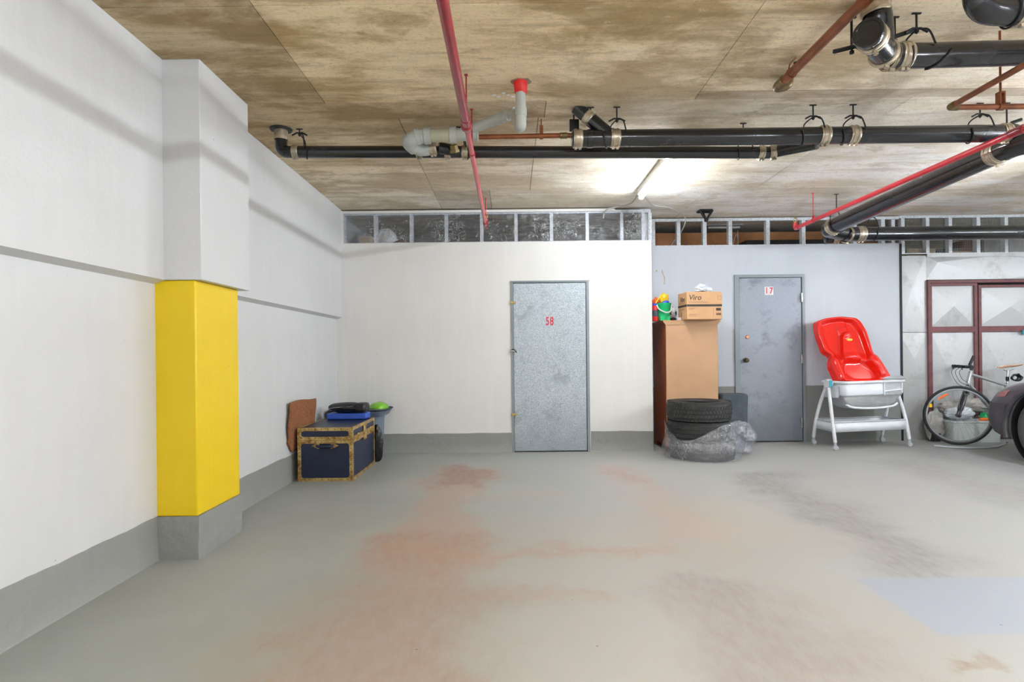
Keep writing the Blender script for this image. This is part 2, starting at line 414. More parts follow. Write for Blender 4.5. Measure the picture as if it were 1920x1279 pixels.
def obj(name, bm, mat, parent=None, smooth=True, bevel=0.0, seg=2, label=None, solid=0.0, subsurf=0, angle=35):
    bmesh.ops.recalc_face_normals(bm, faces=bm.faces)
    me = bpy.data.meshes.new(name); o = bpy.data.objects.new(name, me); COL.objects.link(o)
    if parent is None:
        xs = [v.co for v in bm.verts]
        org = Vector((sum(p.x for p in xs)/len(xs), sum(p.y for p in xs)/len(xs), min(p.z for p in xs)))
        o.location = org; off = org
    else:
        o.parent = parent; off = wloc(parent)
    for v in bm.verts: v.co -= off
    bm.to_mesh(me); bm.free()
    me.materials.append(M[mat] if isinstance(mat, str) else mat)
    if smooth:
        for p in me.polygons: p.use_smooth = True
        try: me.set_sharp_from_angle(angle=math.radians(angle))
        except Exception: pass
    if solid:
        m = o.modifiers.new('thickness', 'SOLIDIFY'); m.thickness = solid; m.offset = 0
    if bevel:
        m = o.modifiers.new('bevel', 'BEVEL'); m.width = bevel; m.segments = seg; m.limit_method = 'ANGLE'
        m.angle_limit = math.radians(40)
    if subsurf:
        m = o.modifiers.new('subdivision', 'SUBSURF'); m.levels = subsurf; m.render_levels = subsurf
    if label: o['label'] = label
    return o
def thing(name, label, cat, loc=(0,0,0), group=None):
    o = bpy.data.objects.new(name, None); COL.objects.link(o); o.location = loc
    o.empty_display_size = 0.05
    o['label'] = label; o['category'] = cat
    if group: o['group'] = group
    return o
def tag(o, label, cat, group=None, kind=None):
    o['label'] = label; o['category'] = cat
    if group: o['group'] = group
    if kind: o['kind'] = kind
    return o
def BM(): return bmesh.new()
def boxo(name, a, b, mat, parent=None, bevel=0.0, rot=None, piv=None, label=None):
    bm = BM(); add_box(bm, a, b, rot, piv); return obj(name, bm, mat, parent, smooth=bevel > 0, bevel=bevel, label=label)
def tubeo(name, pts, r, mat, parent=None, seg=16, label=None, sx=1.0):
    bm = BM(); add_tube(bm, pts, r, seg, sx=sx); return obj(name, bm, mat, parent, label=label)
def textmesh(name, s, size, mat, parent, origin, xdir=(1,0,0), zdir=(0,0,1), squeeze=1.0, shear=0.0, depth=0.001, bold=0.0, label=None):
    cu = bpy.data.curves.new(name, 'FONT'); cu.body = s; cu.size = size; cu.extrude = depth; cu.shear = shear; cu.offset = bold
    cu.align_x = 'CENTER'; cu.align_y = 'CENTER'
    t = bpy.data.objects.new('tmp', cu); COL.objects.link(t)
    dg = bpy.context.evaluated_depsgraph_get(); me = bpy.data.meshes.new_from_object(t.evaluated_get(dg))
    bpy.data.objects.remove(t)
    me.name = name
    X = Vector(xdir).normalized(); Z = Vector(zdir).normalized(); N = X.cross(Z)
    off = wloc(parent)
    for v in me.vertices:
        p = v.co.copy(); v.co = Vector(origin) + X * p.x * squeeze + Z * p.y + N * p.z - off
    me.materials.clear(); me.materials.append(M[mat])
    o = bpy.data.objects.new(name, me); COL.objects.link(o); o.parent = parent
    if label: o['label'] = label
    return o
def blob(bm, c, s, seed=0, amp=0.18, freq=2.2, sub=4, flat=None, rot=0.0, crease=0.0):
    """crumpled rounded lump"""
    r = bmesh.ops.create_icosphere(bm, subdivisions=sub, radius=1.0)
    m = Matrix.Rotation(rot, 3, 'Z')
    for v in r['verts']:
        p = v.co.normalized()
        k = 1 + amp * mnoise.noise(p * freq + Vector((seed*3.1, seed, 0)))
        k += crease * abs(mnoise.noise(p * freq * 3 + Vector((0, seed*2.3, 5))))
        q = Vector((p.x * s[0], p.y * s[1], p.z * s[2])) * k
        if flat is not None and q.z < flat: q.z = flat + (q.z - flat) * 0.05
        v.co = m @ q + Vector(c)

# ================================================================ THE SETTING
rnd = random.Random(5)
YB, XL, XU, ZC = 6.56, -1.98, -1.92, 2.78     # back wall, lower / upper left wall, ceiling
YR, YM = 7.1, 7.15                            # recessed blue wall, metal lockers
def struct(o, label, cat='wall'):
    return tag(o, label, cat, kind='structure')
# floor
struct(boxo('floor', (-2.3, -6, -0.1), (12, 11, 0), 'floor'), 'painted grey concrete garage floor with reddish worn tyre tracks', 'floor')
# ceiling: slab with formwork panels, own concrete tints, the right ones lightened in place of light
bm = BM()
lay = bm.loops.layers.float_color.new('tone')
def panel(x0, x1, y0, y1, tone, dz=0.0):
    n0 = len(bm.faces)
    g = 0.0022
    vs = add_box(bm, (x0 + g, y0 + g, ZC + dz), (x1 - g, y1 - g, ZC + 0.03))
    bm.faces.ensure_lookup_table()
    for f in bm.faces[n0:]:
        for l in f.loops: l[lay] = (tone[0], tone[1], tone[2], 1)
def T(v, w=0.0): return (v * (1 + w), v, v * (1 - w))
rows = [(-6, -3.6, [-2.2, .5, 3, 6, 9, 12]), (-3.6, -1.2, [-2.2, 0, 2.4, 4.9, 7.3, 12]), (-1.2, 0.3, [-2.2, 1.2, 3.6, 6, 9, 12]),
        (0.3, 2.72, [-2.2, -1.2, 1.22, 3.66, 6.1, 9, 12]), (2.72, 3.66, [-2.2, -1.2, 1.22, 3.66, 6.1, 9, 12]),
        (3.66, 3.775, [-2.2, -1.2, 1.22, 12]), (3.775, 4.04, [-2.2, .25, 2.65, 5.1, 12]), (4.04, 5.05, [-2.2, -.77, .21, 2.5, 4.9, 7.3, 12]),
        (5.05, 5.84, [-2.2, -.77, .21, 2.5, 4.9, 7.3, 12]), (5.84, 7.2, [-2.2, -.77, -.2, 2.04, 4.5, 6.9, 12]), (7.2, 11, [-2.2, 2, 6, 12])]
tones = {(3,0): T(.74,.02), (4,0): T(.74,.02), (3,1): T(1.02), (4,1): T(1.02), (3,2): T(1.12), (4,2): T(1.08), (5,0): T(.74,.02), (5,1): T(1.0), (5,2): T(.70,.04),
         (6,0): T(.72,.03), (6,1): T(.93), (7,0): T(.86,.02), (7,1): T(.98), (7,2): T(1.08), (7,3): T(1.0), (8,0): T(1.0), (8,1): T(1.0,.01), (8,2): T(1.08),
         (9,0): T(1.0), (9,1): T(.78,.02), (9,2): T(1.05)}
for i, (y0, y1, xs) in enumerate(rows):
    for j in range(len(xs) - 1):
        panel(xs[j], xs[j+1], y0, y1, tones.get((i, j), T(1.02 + 0.1 * rnd.random())), 0.0012 * rnd.random())
# the shallow step in the slab right of the near drain pipes
n0 = len(bm.faces); add_box(bm, (-2.3, -6, ZC + 0.012), (12, 11, ZC + 0.25)); bm.faces.ensure_lookup_table()
for f in bm.faces[n0:]:
    for l in f.loops: l[lay] = (.45, .42, .38, 1)
struct(obj('ceiling', bm, 'ceiling', smooth=False), 'board-marked brown concrete ceiling slab with formwork seams', 'ceiling')

# left wall: thicker upper part with a ledge
bm = BM()
prof = [V(XL, 0, 0), V(XL, 0, 1.535), V(XU, 0, 1.556), V(XU, 0, ZC), V(-2.3, 0, ZC), V(-2.3, 0, 0)]
add_prism(bm, prof, (0, -6, 0), (0, 11, 0))
struct(obj('wall_left', bm, 'left_wall', smooth=False), 'white painted concrete left wall with a long horizontal ledge')
def skirting(name, p0, p1, nrm, h, t, label, step=0.04):
    bm = BM(); p0 = Vector(p0); p1 = Vector(p1); L = (p1 - p0).length; k = max(2, int(L / step)); nrm = Vector(nrm)
    top, bot, tb = [], [], []
    for i in range(k + 1):
        p = p0.lerp(p1, i / k); hh = h + 0.008 * mnoise.noise(p * 3.0) + 0.003 * mnoise.noise(p * 17.0)
        row = [p, p + nrm * (t + 0.012), p + nrm * (t + 0.004) + V(0,0,.012), p + nrm * t + V(0,0,hh*.5), p + nrm * t + V(0,0,hh), p + V(0,0,hh)]
        top.append([bm.verts.new(q) for q in row])
    for i in range(k):
        for j in range(5): bm.faces.new((top[i][j], top[i+1][j], top[i+1][j+1], top[i][j+1]))
    bm.faces.new(top[0]); bm.faces.new(top[-1][::-1])
    return struct(obj(name, bm, 'grey_band', angle=50), label, 'skirting')
skirting('baseboard_left', (XL, -6, 0), (XL, YB, 0), (1, 0, 0), 0.238, 0.005, 'grey painted skirting band along the left wall')
# column
col = thing('concrete_column', 'concrete column on the left wall, white above, bright yellow below', 'column', (-1.85, 3.46, 0))
boxo('upper_block', (XL - 0.1, 3.195, 1.556), (-1.712, 3.785, ZC), 'left_wall', col, 0.004, label='white painted upper part')
boxo('shaft', (XL - 0.1, 3.21, 0.238), (-1.755, 3.712, 1.556), 'yellow', col, 0.008, label='bright yellow painted shaft')
bm = BM(); add_box(bm, (XL - 0.1, 3.203, 0), (-1.748, 3.722, 0.238))
bmesh.ops.subdivide_edges(bm, edges=bm.edges[:], cuts=14, use_grid_fill=True)
for v in bm.verts:
    if v.co.x > XL:
        n = mnoise.noise_vector(v.co * 14) * 0.006; v.co += V(n.x, n.y, n.z if 0.02 < v.co.z < 0.238 else 0)
        if v.co.z > 0.23: v.co.z += 0.004 * mnoise.noise(v.co * 9)
obj('plinth', bm, 'grey_band', col, label='grey painted rough base')

# back wall with opening for door 58
bm = BM()
DX0, DX1, DZ = 0.008, 0.892, 1.94
ZW = 2.395
add_box(bm, (XU - 0.1, YB, 0), (DX0, YB + 0.1, ZW)); add_box(bm, (DX1, YB, 0), (1.612, YB + 0.1, ZW)); add_box(bm, (DX0, YB, DZ), (DX1, YB + 0.1, ZW))
struct(obj('wall_back', bm, 'white_wall', smooth=False), 'white painted back wall around the galvanised door 58')
skirting('baseboard_back', (XL, YB, 0), (DX0 - 0.01, YB, 0), (0, -1, 0), 0.222, 0.004, 'grey skirting band left of door 58')
skirting('baseboard_back_right', (DX1 + 0.01, YB, 0), (1.612, YB, 0), (0, -1, 0), 0.226, 0.004, 'grey skirting band right of door 58')
struct(boxo('wall_return', (1.512, YB + 0.1, 0), (1.612, YR + 0.1, ZC), 'white_wall'), 'short white return wall beside the brown cabinet')
# recessed blue wall
bm = BM(); EX0, EX1, EZ = 2.758, 3.619, 2.063; ZB = 2.425
for a, b in (((1.612, YR, 0.69), (EX0, YR + .08, ZB)), ((EX1, YR, 0.69), (4.80, YR + .08, ZB)), ((EX0, YR, EZ), (EX1, YR + .08, ZB))): add_box(bm, a, b)
struct(obj('wall_back_recess', bm, 'blue_wall', smooth=False), 'pale blue painted recessed wall around grey door 17')
bm = BM()
add_box(bm, (1.612, YR - 0.003, 0), (EX0, YR + .08, 0.69)); add_box(bm, (EX1, YR - 0.003, 0), (4.80, YR + .08, 0.69))
struct(obj('baseboard_recess', bm, 'grey_band', smooth=False), 'tall grey painted band at the foot of the pale blue wall', 'skirting')
bm = BM(); add_box(bm, (4.80, YR - 0.012, 0), (4.822, YR + .08, ZB)); struct(obj('trim_1', bm, 'black_metal', smooth=False), 'dark vertical strip at the right edge of the pale blue wall', 'trim')

# door 58
d = thing('door_1', 'galvanised metal door numbered 58 in the white wall', 'door', (0.45, YB, 0)); d['kind'] = 'structure'
bm = BM()
for a, b in (((DX0, YB - .012, 0), (DX0 + .022, YB + .08, DZ)), ((DX1 - .03, YB - .016, 0), (DX1, YB + .08, DZ)), ((DX0, YB - .012, DZ - .012), (DX1, YB + .08, DZ)), ((DX0 - .006, YB - .02, DZ), (DX1 + .006, YB, DZ + .008))):
    add_box(bm, a, b)
obj('door_frame', bm, 'steel_frame', d, smooth=False)
boxo('door_leaf', (DX0 + .025, YB - .008, .012), (DX1 - .036, YB + .03, DZ - .02), 'galv_door', d, 0.003, label='spangled galvanised sheet panel')
for z in (1.70, .43):
    bm = BM(); add_box(bm, (DX0 - .012, YB - .024, z - .012), (DX0 + .05, YB - .008, z + .012)); add_tube(bm, [(DX0 + .005, YB - .028, z), (DX0 + .04, YB - .028, z)], .007, 8)
    obj('bolt', bm, 'brass', d, label='small brass bolt')
lk = boxo('hasp', (DX0 - .015, YB - .026, 1.145), (DX0 + .05, YB - .008, 1.175), 'steel', d, 0.003)
bm = BM(); add_tube(bm, catmull([(DX0 + .0, YB - .03, 1.165), (DX0 + .02, YB - .05, 1.17), (DX0 + .045, YB - .045, 1.155), (DX0 + .055, YB - .03, 1.135)], 5), .006, 8); obj('latch', bm, 'darkbrass', lk)
for ch, px in (('5', 1026.6), ('8', 1034.6)):
    p = at(px, 603, YB - .009); textmesh('door_number', ch, .132, 'numred', d, p, squeeze=.66, bold=.0022, label='red number')
# door 17
d = thing('door_2', 'worn grey steel door numbered 17 in the pale blue wall', 'door', (3.19, YR, 0)); d['kind'] = 'structure'
bm = BM(); add_box(bm, (EX0, YR - .02, 0), (EX0 + .055, YR + .07, EZ)); add_box(bm, (EX1 - .03, YR - .02, 0), (EX1, YR + .07, EZ)); add_box(bm, (EX0, YR - .02, EZ - .036), (EX1, YR + .07, EZ))
obj('door_frame', bm, 'steel_frame', d, smooth=False)
boxo('door_leaf', (EX0 + .06, YR - .006, .012), (EX1 - .036, YR + .04, EZ - .04), 'steel_door', d, 0.003)
for py in (558, 673, 793):
    p = at(1503.5, py, YR - .02); tubeo('hinge', [p - V(0,0,.055), p + V(0,0,.055)], .012, 'steel', d, 10)
for (px, py), (nx, ch) in (((1437.5, 545.5), (0, '1')), ((1446, 545.5), (0, '7'))):
    p = at(px, py, YR - .0085)
    t = boxo('number_tile', (p.x - .026, p.y, p.z - .05), (p.x + .026, p.y + .003, p.z + .05), 'numwhite', d, label='white number tile')
    textmesh('digit', ch, .105, 'numred', t, p - V(0, .0012, 0), squeeze=.8, bold=.002)
p = at(1397.5, 675.5, YR - .006); bm = BM(); add_lathe(bm, [(0, .07), (.02, .068), (.027, .055), (.026, .04), (.012, .03), (.011, .01), (.03, .006), (.03, 0)], p, (0, -1, 0), 24); obj('knob', bm, 'darkbrass', d)
p = at(1401, 632, YR - .006); bm = BM(); add_lathe(bm, [(0, .012), (.018, .012), (.024, .006), (.024, 0)], p, (0, -1, 0), 20); obj('lock_plug', bm, 'brasslock', d, label='copper-coloured lock plug')

# metal locker wall: creased sheets
def crease(bm, x0, x1, z0, z1, Y, amp, mode='x'):
    c = [bm.verts.new(p) for p in ((x0, Y, z0), (x1, Y, z0), (x1, Y, z1), (x0, Y, z1))]
    if mode == 'x':
        m = bm.verts.new(((x0+x1)/2, Y - amp, (z0+z1)/2))
        for i in range(4): bm.faces.new((c[i], c[(i+1) % 4], m))
    else:
        bm.faces.new((c[0], c[1], c[2])); bm.faces.new((c[0], c[2], c[3]))
ZM = 2.285
bm = BM()
GX0, GX1 = 5.165, 6.62
def creased_sheet(x0, x1, z0, z1, pts):
    """pts: interior (x,z,depth); fan of triangles through Delaunay-like fan around them"""
    c = [(x0, z0, 0), (x1, z0, 0), (x1, z1, 0), (x0, z1, 0)]
    vs = [bm.verts.new((p[0], YM, p[1])) for p in c]
    inner = [bm.verts.new((p[0], YM - p[2], p[1])) for p in pts]
    return vs, inner
for (x0, x1, z0, z1, cr) in ((4.824, 5.165, 0, 1.33, (5.0, 1.0, .014)), (4.824, 5.165, 1.335, ZM, (4.98, 1.9, .014)), (GX0, 6.1, 1.985, ZM, (5.3, 2.2, .014)), (6.1, 7.4, 1.985, ZM, (7.2, 2.1, .016)), (GX1, 9.0, 0, 1.985, (7, 1, .01))):
    vs, inn = creased_sheet(x0, x1, z0, z1, [cr])
    for i in range(4): bm.faces.new((vs[i], vs[(i+1) % 4], inn[0]))
add_box(bm, (4.824, YM + .02, 0), (GX0, YM + .05, ZM)); add_box(bm, (GX0, YM + .02, 1.985), (9.0, YM + .05, ZM)); add_box(bm, (GX1, YM + .02, 0), (9.0, YM + .05, 1.985))
add_box(bm, (5.17, YM - .012, ZM - .02), (9.0, YM + .02, ZM + .02))
struct(obj('wall_back_metal', bm, 'sheet', smooth=False), 'creased pale galvanised sheet metal locker wall')
d = thing('door_3', 'double sheet metal locker door with maroon frame behind the bicycle', 'door', (5.9, YM, 0)); d['kind'] = 'structure'
bm = BM()
for a, b in (((GX0, 0, 0), (GX0 + .028, 0, 1.975)), ((GX0, 0, 1.94), (GX1, 0, 1.975)), ((GX1 - .045, 0, 0), (GX1, 0, 1.975))): add_box(bm, (a[0], YM - .03, a[2]), (b[0], YM + .02, b[2]))
obj('door_frame', bm, 'maroon', d, smooth=False, label='maroon angle iron frame')
LW = [(GX0 + .028, 5.775), (5.79, 6.575)]
for k, (x0, x1) in enumerate(LW):
    lf = BM()
    zt = 1.935 - (.025 if k else 0)
    for a, b in (((x1 - .036 if k == 0 else x0, .02), (x1 if k == 0 else x0 + .036, zt)), ((x0, zt - .03), (x1, zt)), ((x0, 1.33), (x1, 1.40)), ((x0, .02), (x1, .06)), ((x0, .02), (x0 + .02, zt)), ((x1 - .02, .02), (x1, zt))):
        add_box(lf, (a[0], YM - .028, a[1]), (b[0], YM - .003, b[1]))
    leaf = obj('door_leaf', lf, 'maroon', d, smooth=False, label='maroon angle iron leaf')
    for z0, z1 in ((1.40, zt - .03), (.06, 1.33)):
        bm = BM(); crease(bm, x0 + .02, x1 - .02, z0, z1, YM - .004, .028); add_box(bm, (x0 + .02, YM + .001, z0), (x1 - .02, YM + .01, z1))
        obj('panel', bm, 'sheet', leaf, smooth=False, label='creased sheet metal pane')
p = at(1917, 622, YM - .03); boxo('latch', (p.x - .01, YM - .055, p.z - .035), (p.x + .05, YM - .028, p.z + .02), 'teal', d, .006, label='blue-green latch')

# rooms behind
struct(boxo('wall_locker_back', (-2.0, 9.9, 0), (12, 10, ZC), 'dark'), 'dark back wall of the storage lockers behind the studs')
struct(boxo('wall_locker_divider', (1.615, 7.60, 0), (4.9, 7.64, 2.69), 'ply'), 'orange-brown plywood partition behind the open studs')

# ================================================================ STUD FRAMES ABOVE THE WALLS
def cstud(bm, x, w, y0, dep, z0, z1, flip=1):
    t = .0035
    add_box(bm, (x - w/2, y0, z0), (x + w/2, y0 + t, z1)); s = x - w/2 if flip > 0 else x + w/2 - t
    add_box(bm, (s, y0 + t, z0), (s + t, y0 + dep, z1)); add_box(bm, (x - w/2, y0 + dep, z0), (x + w/2, y0 + dep + t, z1))
def studframe(label, X0, X1, Y, z0, z1, xs, w, mat='stud', dep=.06, rail=.035):
    t = thing('stud_frame', label, 'stud frame', ((X0+X1)/2, Y, z0))
    bm = BM(); add_box(bm, (X0, Y, z1 - rail), (X1, Y + dep + .006, z1)); obj('top_rail', bm, mat, t, smooth=False)
    bm = BM(); add_box(bm, (X0, Y, z0), (X1, Y + dep + .006, z0 + .01)); obj('bottom_rail', bm, mat, t, smooth=False)
    for x in xs:
        bm = BM(); cstud(bm, x, w, Y + .001, dep, z0 + .01, z1 - rail); o = obj('stud', bm, mat, t, smooth=False)
    return t
def xat(px, py, Y): return at(px, py, Y).x
s1 = studframe('galvanised stud frame behind plastic sheeting above the white wall', XU, 1.612, YB + .02, ZW, ZC - .025, [XU + .02] + [xat(p, 425, YB + .02) for p in (704, 771, 836.5, 903, 967.5, 1034, 1101, 1166, 1206, 1219)], .036)
s2 = studframe('open galvanised stud frame above the pale blue wall', 1.66, 4.80, YR, ZB, ZC - .015, [xat(p, 437, YR) for p in (1225, 1272.5, 1321.5, 1369.5, 1440, 1507, 1603, 1656)], .045)
s3 = studframe('stud frame with wire mesh above the metal locker doors', 4.83, 9.0, YM - .01, ZM + .02, ZC, [xat(p, 437, YM) for p in (1674, 1692, 1738.5, 1781, 1833.5, 1886)] + [7.0, 7.4], .042, rail=.03)
bm = BM(); x = 4.86
while x < 7.6: add_box(bm, (x, YM + .052, ZM + .02), (x + .0016, YM + .0536, ZC - .03)); x += .021
z = ZM + .03
while z < ZC - .03: add_box(bm, (4.86, YM + .051, z), (7.6, YM + .0526, z + .0016)); z += .021
obj('wire_mesh', bm, 'mesh_wire', s3, smooth=False, label='fine square wire mesh')

# plastic sheeting stapled over the white wall's stud frame
def crinkle_grid(nx, nz, X0, X1, z0, z1, Y, f):
    bm = BM(); g = []
    for i in range(nx + 1):
        col_ = []
        for j in range(nz + 1):
            x = X0 + (X1 - X0) * i / nx; z = z0 + (z1 - z0) * j / nz
            col_.append(bm.verts.new((x, Y + f(x, z), z)))
        g.append(col_)
    for i in range(nx):
        for j in range(nz): bm.faces.new((g[i][j], g[i+1][j], g[i+1][j+1], g[i][j+1]))
    return bm
def crk(x, z):
    k = max(0.0, min(1.0, (x - .1) / .7)) * .8 + max(0, 1 - abs(x + 1.6) / .3) * .5 + .15
    n = abs(mnoise.noise(V(x * 6, z * 9, 2))) + .5 * abs(mnoise.noise(V(x * 17 + z * 9, z * 15, 7)))
    return -0.004 - .034 * k * n
bm = crinkle_grid(320, 44, XU + .01, 1.60, ZW - .005, ZC - .045, YB + .015, crk)
tag(obj('plastic_sheet', bm, 'film', angle=180), 'crinkled clear plastic sheeting stretched over the studs above the white wall', 'plastic sheet')
bm = BM(); add_box(bm, (XU, YB - .01, ZC - .045), (1.2, YB + .018, ZC - .018)); add_box(bm, (XU, YB - .008, ZW), (XU + .022, YB + .018, ZC - .03))
struct(obj('trim_2', bm, 'white_wall', smooth=False), 'white batten along the ceiling above the plastic sheeting', 'trim')

# ================================================================ CEILING PIPEWORK
def band(parent, c, axis, r, L=.075, mat='band', label=None):
    c = Vector(c); h = L / 2
    prof = [(r*.99, -h), (r + .003, -h), (r + .005, -h + .004), (r + .005, -h*.62), (r + .009, -h*.56), (r + .009, -h*.38), (r + .005, -h*.32), (r + .005, h*.32), (r + .009, h*.38), (r + .009, h*.56), (r + .005, h*.62), (r + .005, h - .004), (r + .003, h), (r*.99, h)]
    bm = BM(); add_lathe(bm, prof, c, axis, 32)
    a, b = frame_for(Vector(axis))
    d = Vector(axis).normalized()
    for s in (-.47, .47):
        q = c + d * h * s + (-b if b.z > 0 else b) * (r + .012) + a * .01
        add_box(bm, q - V(.008, .008, .006), q + V(.008, .008, .006))
    return obj('coupling_band', bm, mat, parent, label=label or 'stainless coupling band')
def rod(bm, x, y, z0, r=.005, plate=True):
    add_tube(bm, [(x, y, z0), (x, y, ZC - .001)], r, 8)
    if plate: add_box(bm, (x - .022, y - .005, ZC - .005), (x + .022, y + .005, ZC + .002))
def hook_hanger(px, py, c, axis, R, label, group, skew=.07, top=None, name='pipe_hanger', mat='black_metal'):
    """threaded rod from the slab with a bent hook passing under a pipe centred at c"""
    c = Vector(c); d = Vector(axis).normalized(); side = d.cross(V(0,0,1)).normalized(); apex = c.z + R + (top or .07)
    t = thing(name, label, 'pipe hanger', (c.x, c.y, c.z), group)
    bm = BM(); rod(bm, c.x, c.y, apex - .02); obj('rod', bm, mat, t)
    bm = BM(); pts = []
    rr = R + .006
    for k in range(0, 25):
        a = math.radians(90 + 15 - k * 15 * 1.0) if False else None
    P = [c + V(0,0, R + (top or .07)) + d*0.0]
    P.append(c + side * (-rr * .75) + V(0, 0, R + (top or .07) * .55) - d * skew * .35)
    for k in range(9):
        a = math.radians(160 + k * 27)
        q = c + side * (math.cos(a) * rr) + V(0, 0, math.sin(a) * rr) - d * (skew * (.45 + k / 8 * .6))
        P.append(q)
    add_tube(bm, catmull(P, 5), .0045, 8)
    P2 = [c + V(0,0, R + (top or .07)), c + side * (rr * .5) + d * .035 + V(0,0, R + (top or .07) * .75), c + side * (rr*.9) + d * .05 + V(0,0, R*.5)]
    add_tube(bm, catmull(P2, 5), .0045, 8)
    obj('hook', bm, mat, t)
    bm = BM(); A = apex
    add_tube(bm, [(c - d*.055 + V(0,0,A - c.z - .012)), (c - d*.02 + V(0,0,A - c.z + .006)), (c + d*.02 + V(0,0,A - c.z + .006)), (c + d*.055 + V(0,0,A - c.z - .012))], .006, 8)
    add_lathe(bm, [(0, 0), (.011, 0), (.011, .012), (0, .012)], c + V(0,0,A - c.z - .014), (0,0,1), 6)
    obj('nut_bracket', bm, mat, t)
    return t
HG = 'rod and hook hangers on the black drain pipes'
def pipe_thing(label, c, name='drain_pipe', cat='pipe', group=None): return thing(name, label, cat, c, group)

# --- long upper black pipe (4 inch)
A0 = at(1072, 260.5, 3.88); A1 = at(1880, 250, 3.88)
axA = (A1 - A0).normalized(); rA = .0565
P = pipe_thing('long black drain pipe with angled inlet running across the ceiling', A0.lerp(A1, .5))
tubeo('pipe', [A0 + axA*.03, A1], rA, 'black_pipe', P, 28)
bm = BM(); add_lathe(bm, [(0, 0), (rA*.9, 0), (rA, .006), (rA, .05)], A0, axA, 28); obj('end_cap', bm, 'black_pipe', P)
def onA(px):
    t = (at(px, 255, 3.88).x - A0.x) / (A1.x - A0.x); return A0.lerp(A1, t)
band(P, onA(1083), axA, rA, .06); band(P, onA(1153), axA, rA, .062); band(P, onA(1543), axA, rA + .002, .062); band(P, onA(1598), axA, rA, .062); band(P, onA(1882), axA, rA, .06)
br0 = at(1140, 252, 3.88); br1 = at(1088, 208, 3.9)
bm = BM(); add_tube(bm, [br0, br0.lerp(br1, .62)], .047, 24); obj('branch', bm, 'black_pipe', P)
bx = (br1 - br0).normalized(); band(P, br0.lerp(br1, .70), bx, .045, .05)
bm = BM(); add_tube(bm, fillet([br0.lerp(br1, .78), br1 + V(-.0, 0, .0), V(br1.x - .03, br1.y, ZC + .01)], .06), .044, 24); obj('elbow', bm, 'black_pipe', P)
# hub ring of the fitting at 1107
bm = BM(); add_lathe(bm, [(rA, -.02), (rA + .004, -.018), (rA + .004, .018), (rA, .02)], onA(1106), axA, 28); obj('fitting_collar', bm, 'black_pipe', P)
for px, lb in ((1157, 'rod and hook hanger beside the angled inlet of the long black pipe'), (1525, 'rod and hook hanger where the smaller pipe joins the long black pipe'), (1600, 'rod and hook hanger just right of the junction on the long black pipe'), (1838, 'rod and hook hanger on the long black pipe just left of its last coupling')):
    hook_hanger(0, 0, onA(px), axA, rA, lb, HG, .10)
q = onA(1108); t = thing('pipe_hanger', 'straight rod and clamp hanger beside the capped left end of the long black pipe', 'pipe hanger', q, HG)
bm = BM(); rod(bm, q.x, q.y - .0, q.z + rA); obj('rod', bm, 'black_metal', t)
q = onA(1888); t = thing('pipe_hanger', 'short rod hanger above the right-hand bend of the long black pipe', 'pipe hanger', q, HG)
bm = BM(); rod(bm, q.x, q.y, q.z + rA + .008); obj('rod', bm, 'black_metal', t); bm = BM(); add_tube(bm, [q + V(.03, 0, rA + .012), q + V(.09, -.01, rA + .03)], .012, 8); obj('clip', bm, 'black_metal', t)
# bend of the long pipe down to the big diagonal pipe
# --- lower black pipe (3 inch)
B0 = at(548, 285, 4.2); B1 = at(1425, 286, 4.18); rB = .0432; axB = (B1 - B0).normalized()
P = pipe_thing('thinner black drain pipe running behind and below the long one', B0.lerp(B1, .5))
tubeo('pipe', [B0, B1], rB, 'black_pipe', P, 26)
e1 = at(527, 252, 4.2)
bm = BM(); add_tube(bm, fillet([B0 + axB*.02, V(e1.x, e1.y, B0.z), V(e1.x, e1.y, e1.z + .01)], .10, 12), rB, 26); obj('elbow', bm, 'black_pipe', P)
bm = BM(); add_lathe(bm, [(rB + .004, -.05), (rB + .006, .0), (rB + .004, .02)], V(e1.x, e1.y, ZC - .03), (0,0,1), 26); obj('ceiling_sleeve', bm, 'band', P, label='grey metal sleeve at the ceiling')
bm = BM(); add_lathe(bm, [(rB, 0), (.075, .002), (.08, .01), (rB, .012)], V(e1.x, e1.y, ZC - .012), (0,0,1), 20); obj('ceiling_collar', bm, 'black_metal', P)
def onB(px):
    t = (at(px, 285, 4.2).x - B0.x) / (B1.x - B0.x); return B0.lerp(B1, t)
for px in (555, 787, 840, 872, 1424, ): band(P, onB(px), axB, rB, .045)
j0 = B1 + axB*.02; j1 = at(1458, 283, 4.16); j2 = at(1532, 268, 3.93)
bm = BM(); add_tube(bm, fillet([j0 - axB*.03, j0 + axB * .05, j1, j2], .08), rB, 26); obj('offset_pipe', bm, 'black_pipe', P)
band(P, at(1449, 285, 4.17), (j1 - j0), rB, .045)
# wye where the grey waste comes in
w0 = onB(868); w1 = at(822, 277, 4.14)
bm = BM(); add_tube(bm, [w0 + V(-.02, 0, 0), w0.lerp(w1, .9), w1], .042, 22); obj('inlet_branch', bm, 'black_pipe', P)
bm = BM(); add_lathe(bm, [(0, .0), (.03, 0), (.032, .03), (.038, .03), (.038, .05)], at(850, 272, 4.10), V(.1, .5, -.85), 6); obj('cleanout_plug', bm, 'solder', P, label='brass cleanout plug')
hook_hanger(0, 0, onB(562), axB, rB, 'rod and hook hanger at the left end of the thinner black pipe', HG, -.07, .09)
hook_hanger(0, 0, onB(862), axB, rB, 'rod and hook hanger below the grey plastic fitting on the thinner black pipe', HG, -.08, .09)
hook_hanger(0, 0, onB(1392), axB, rB, 'rod and hook hanger mostly hidden behind the long black pipe', HG, .05, .09)

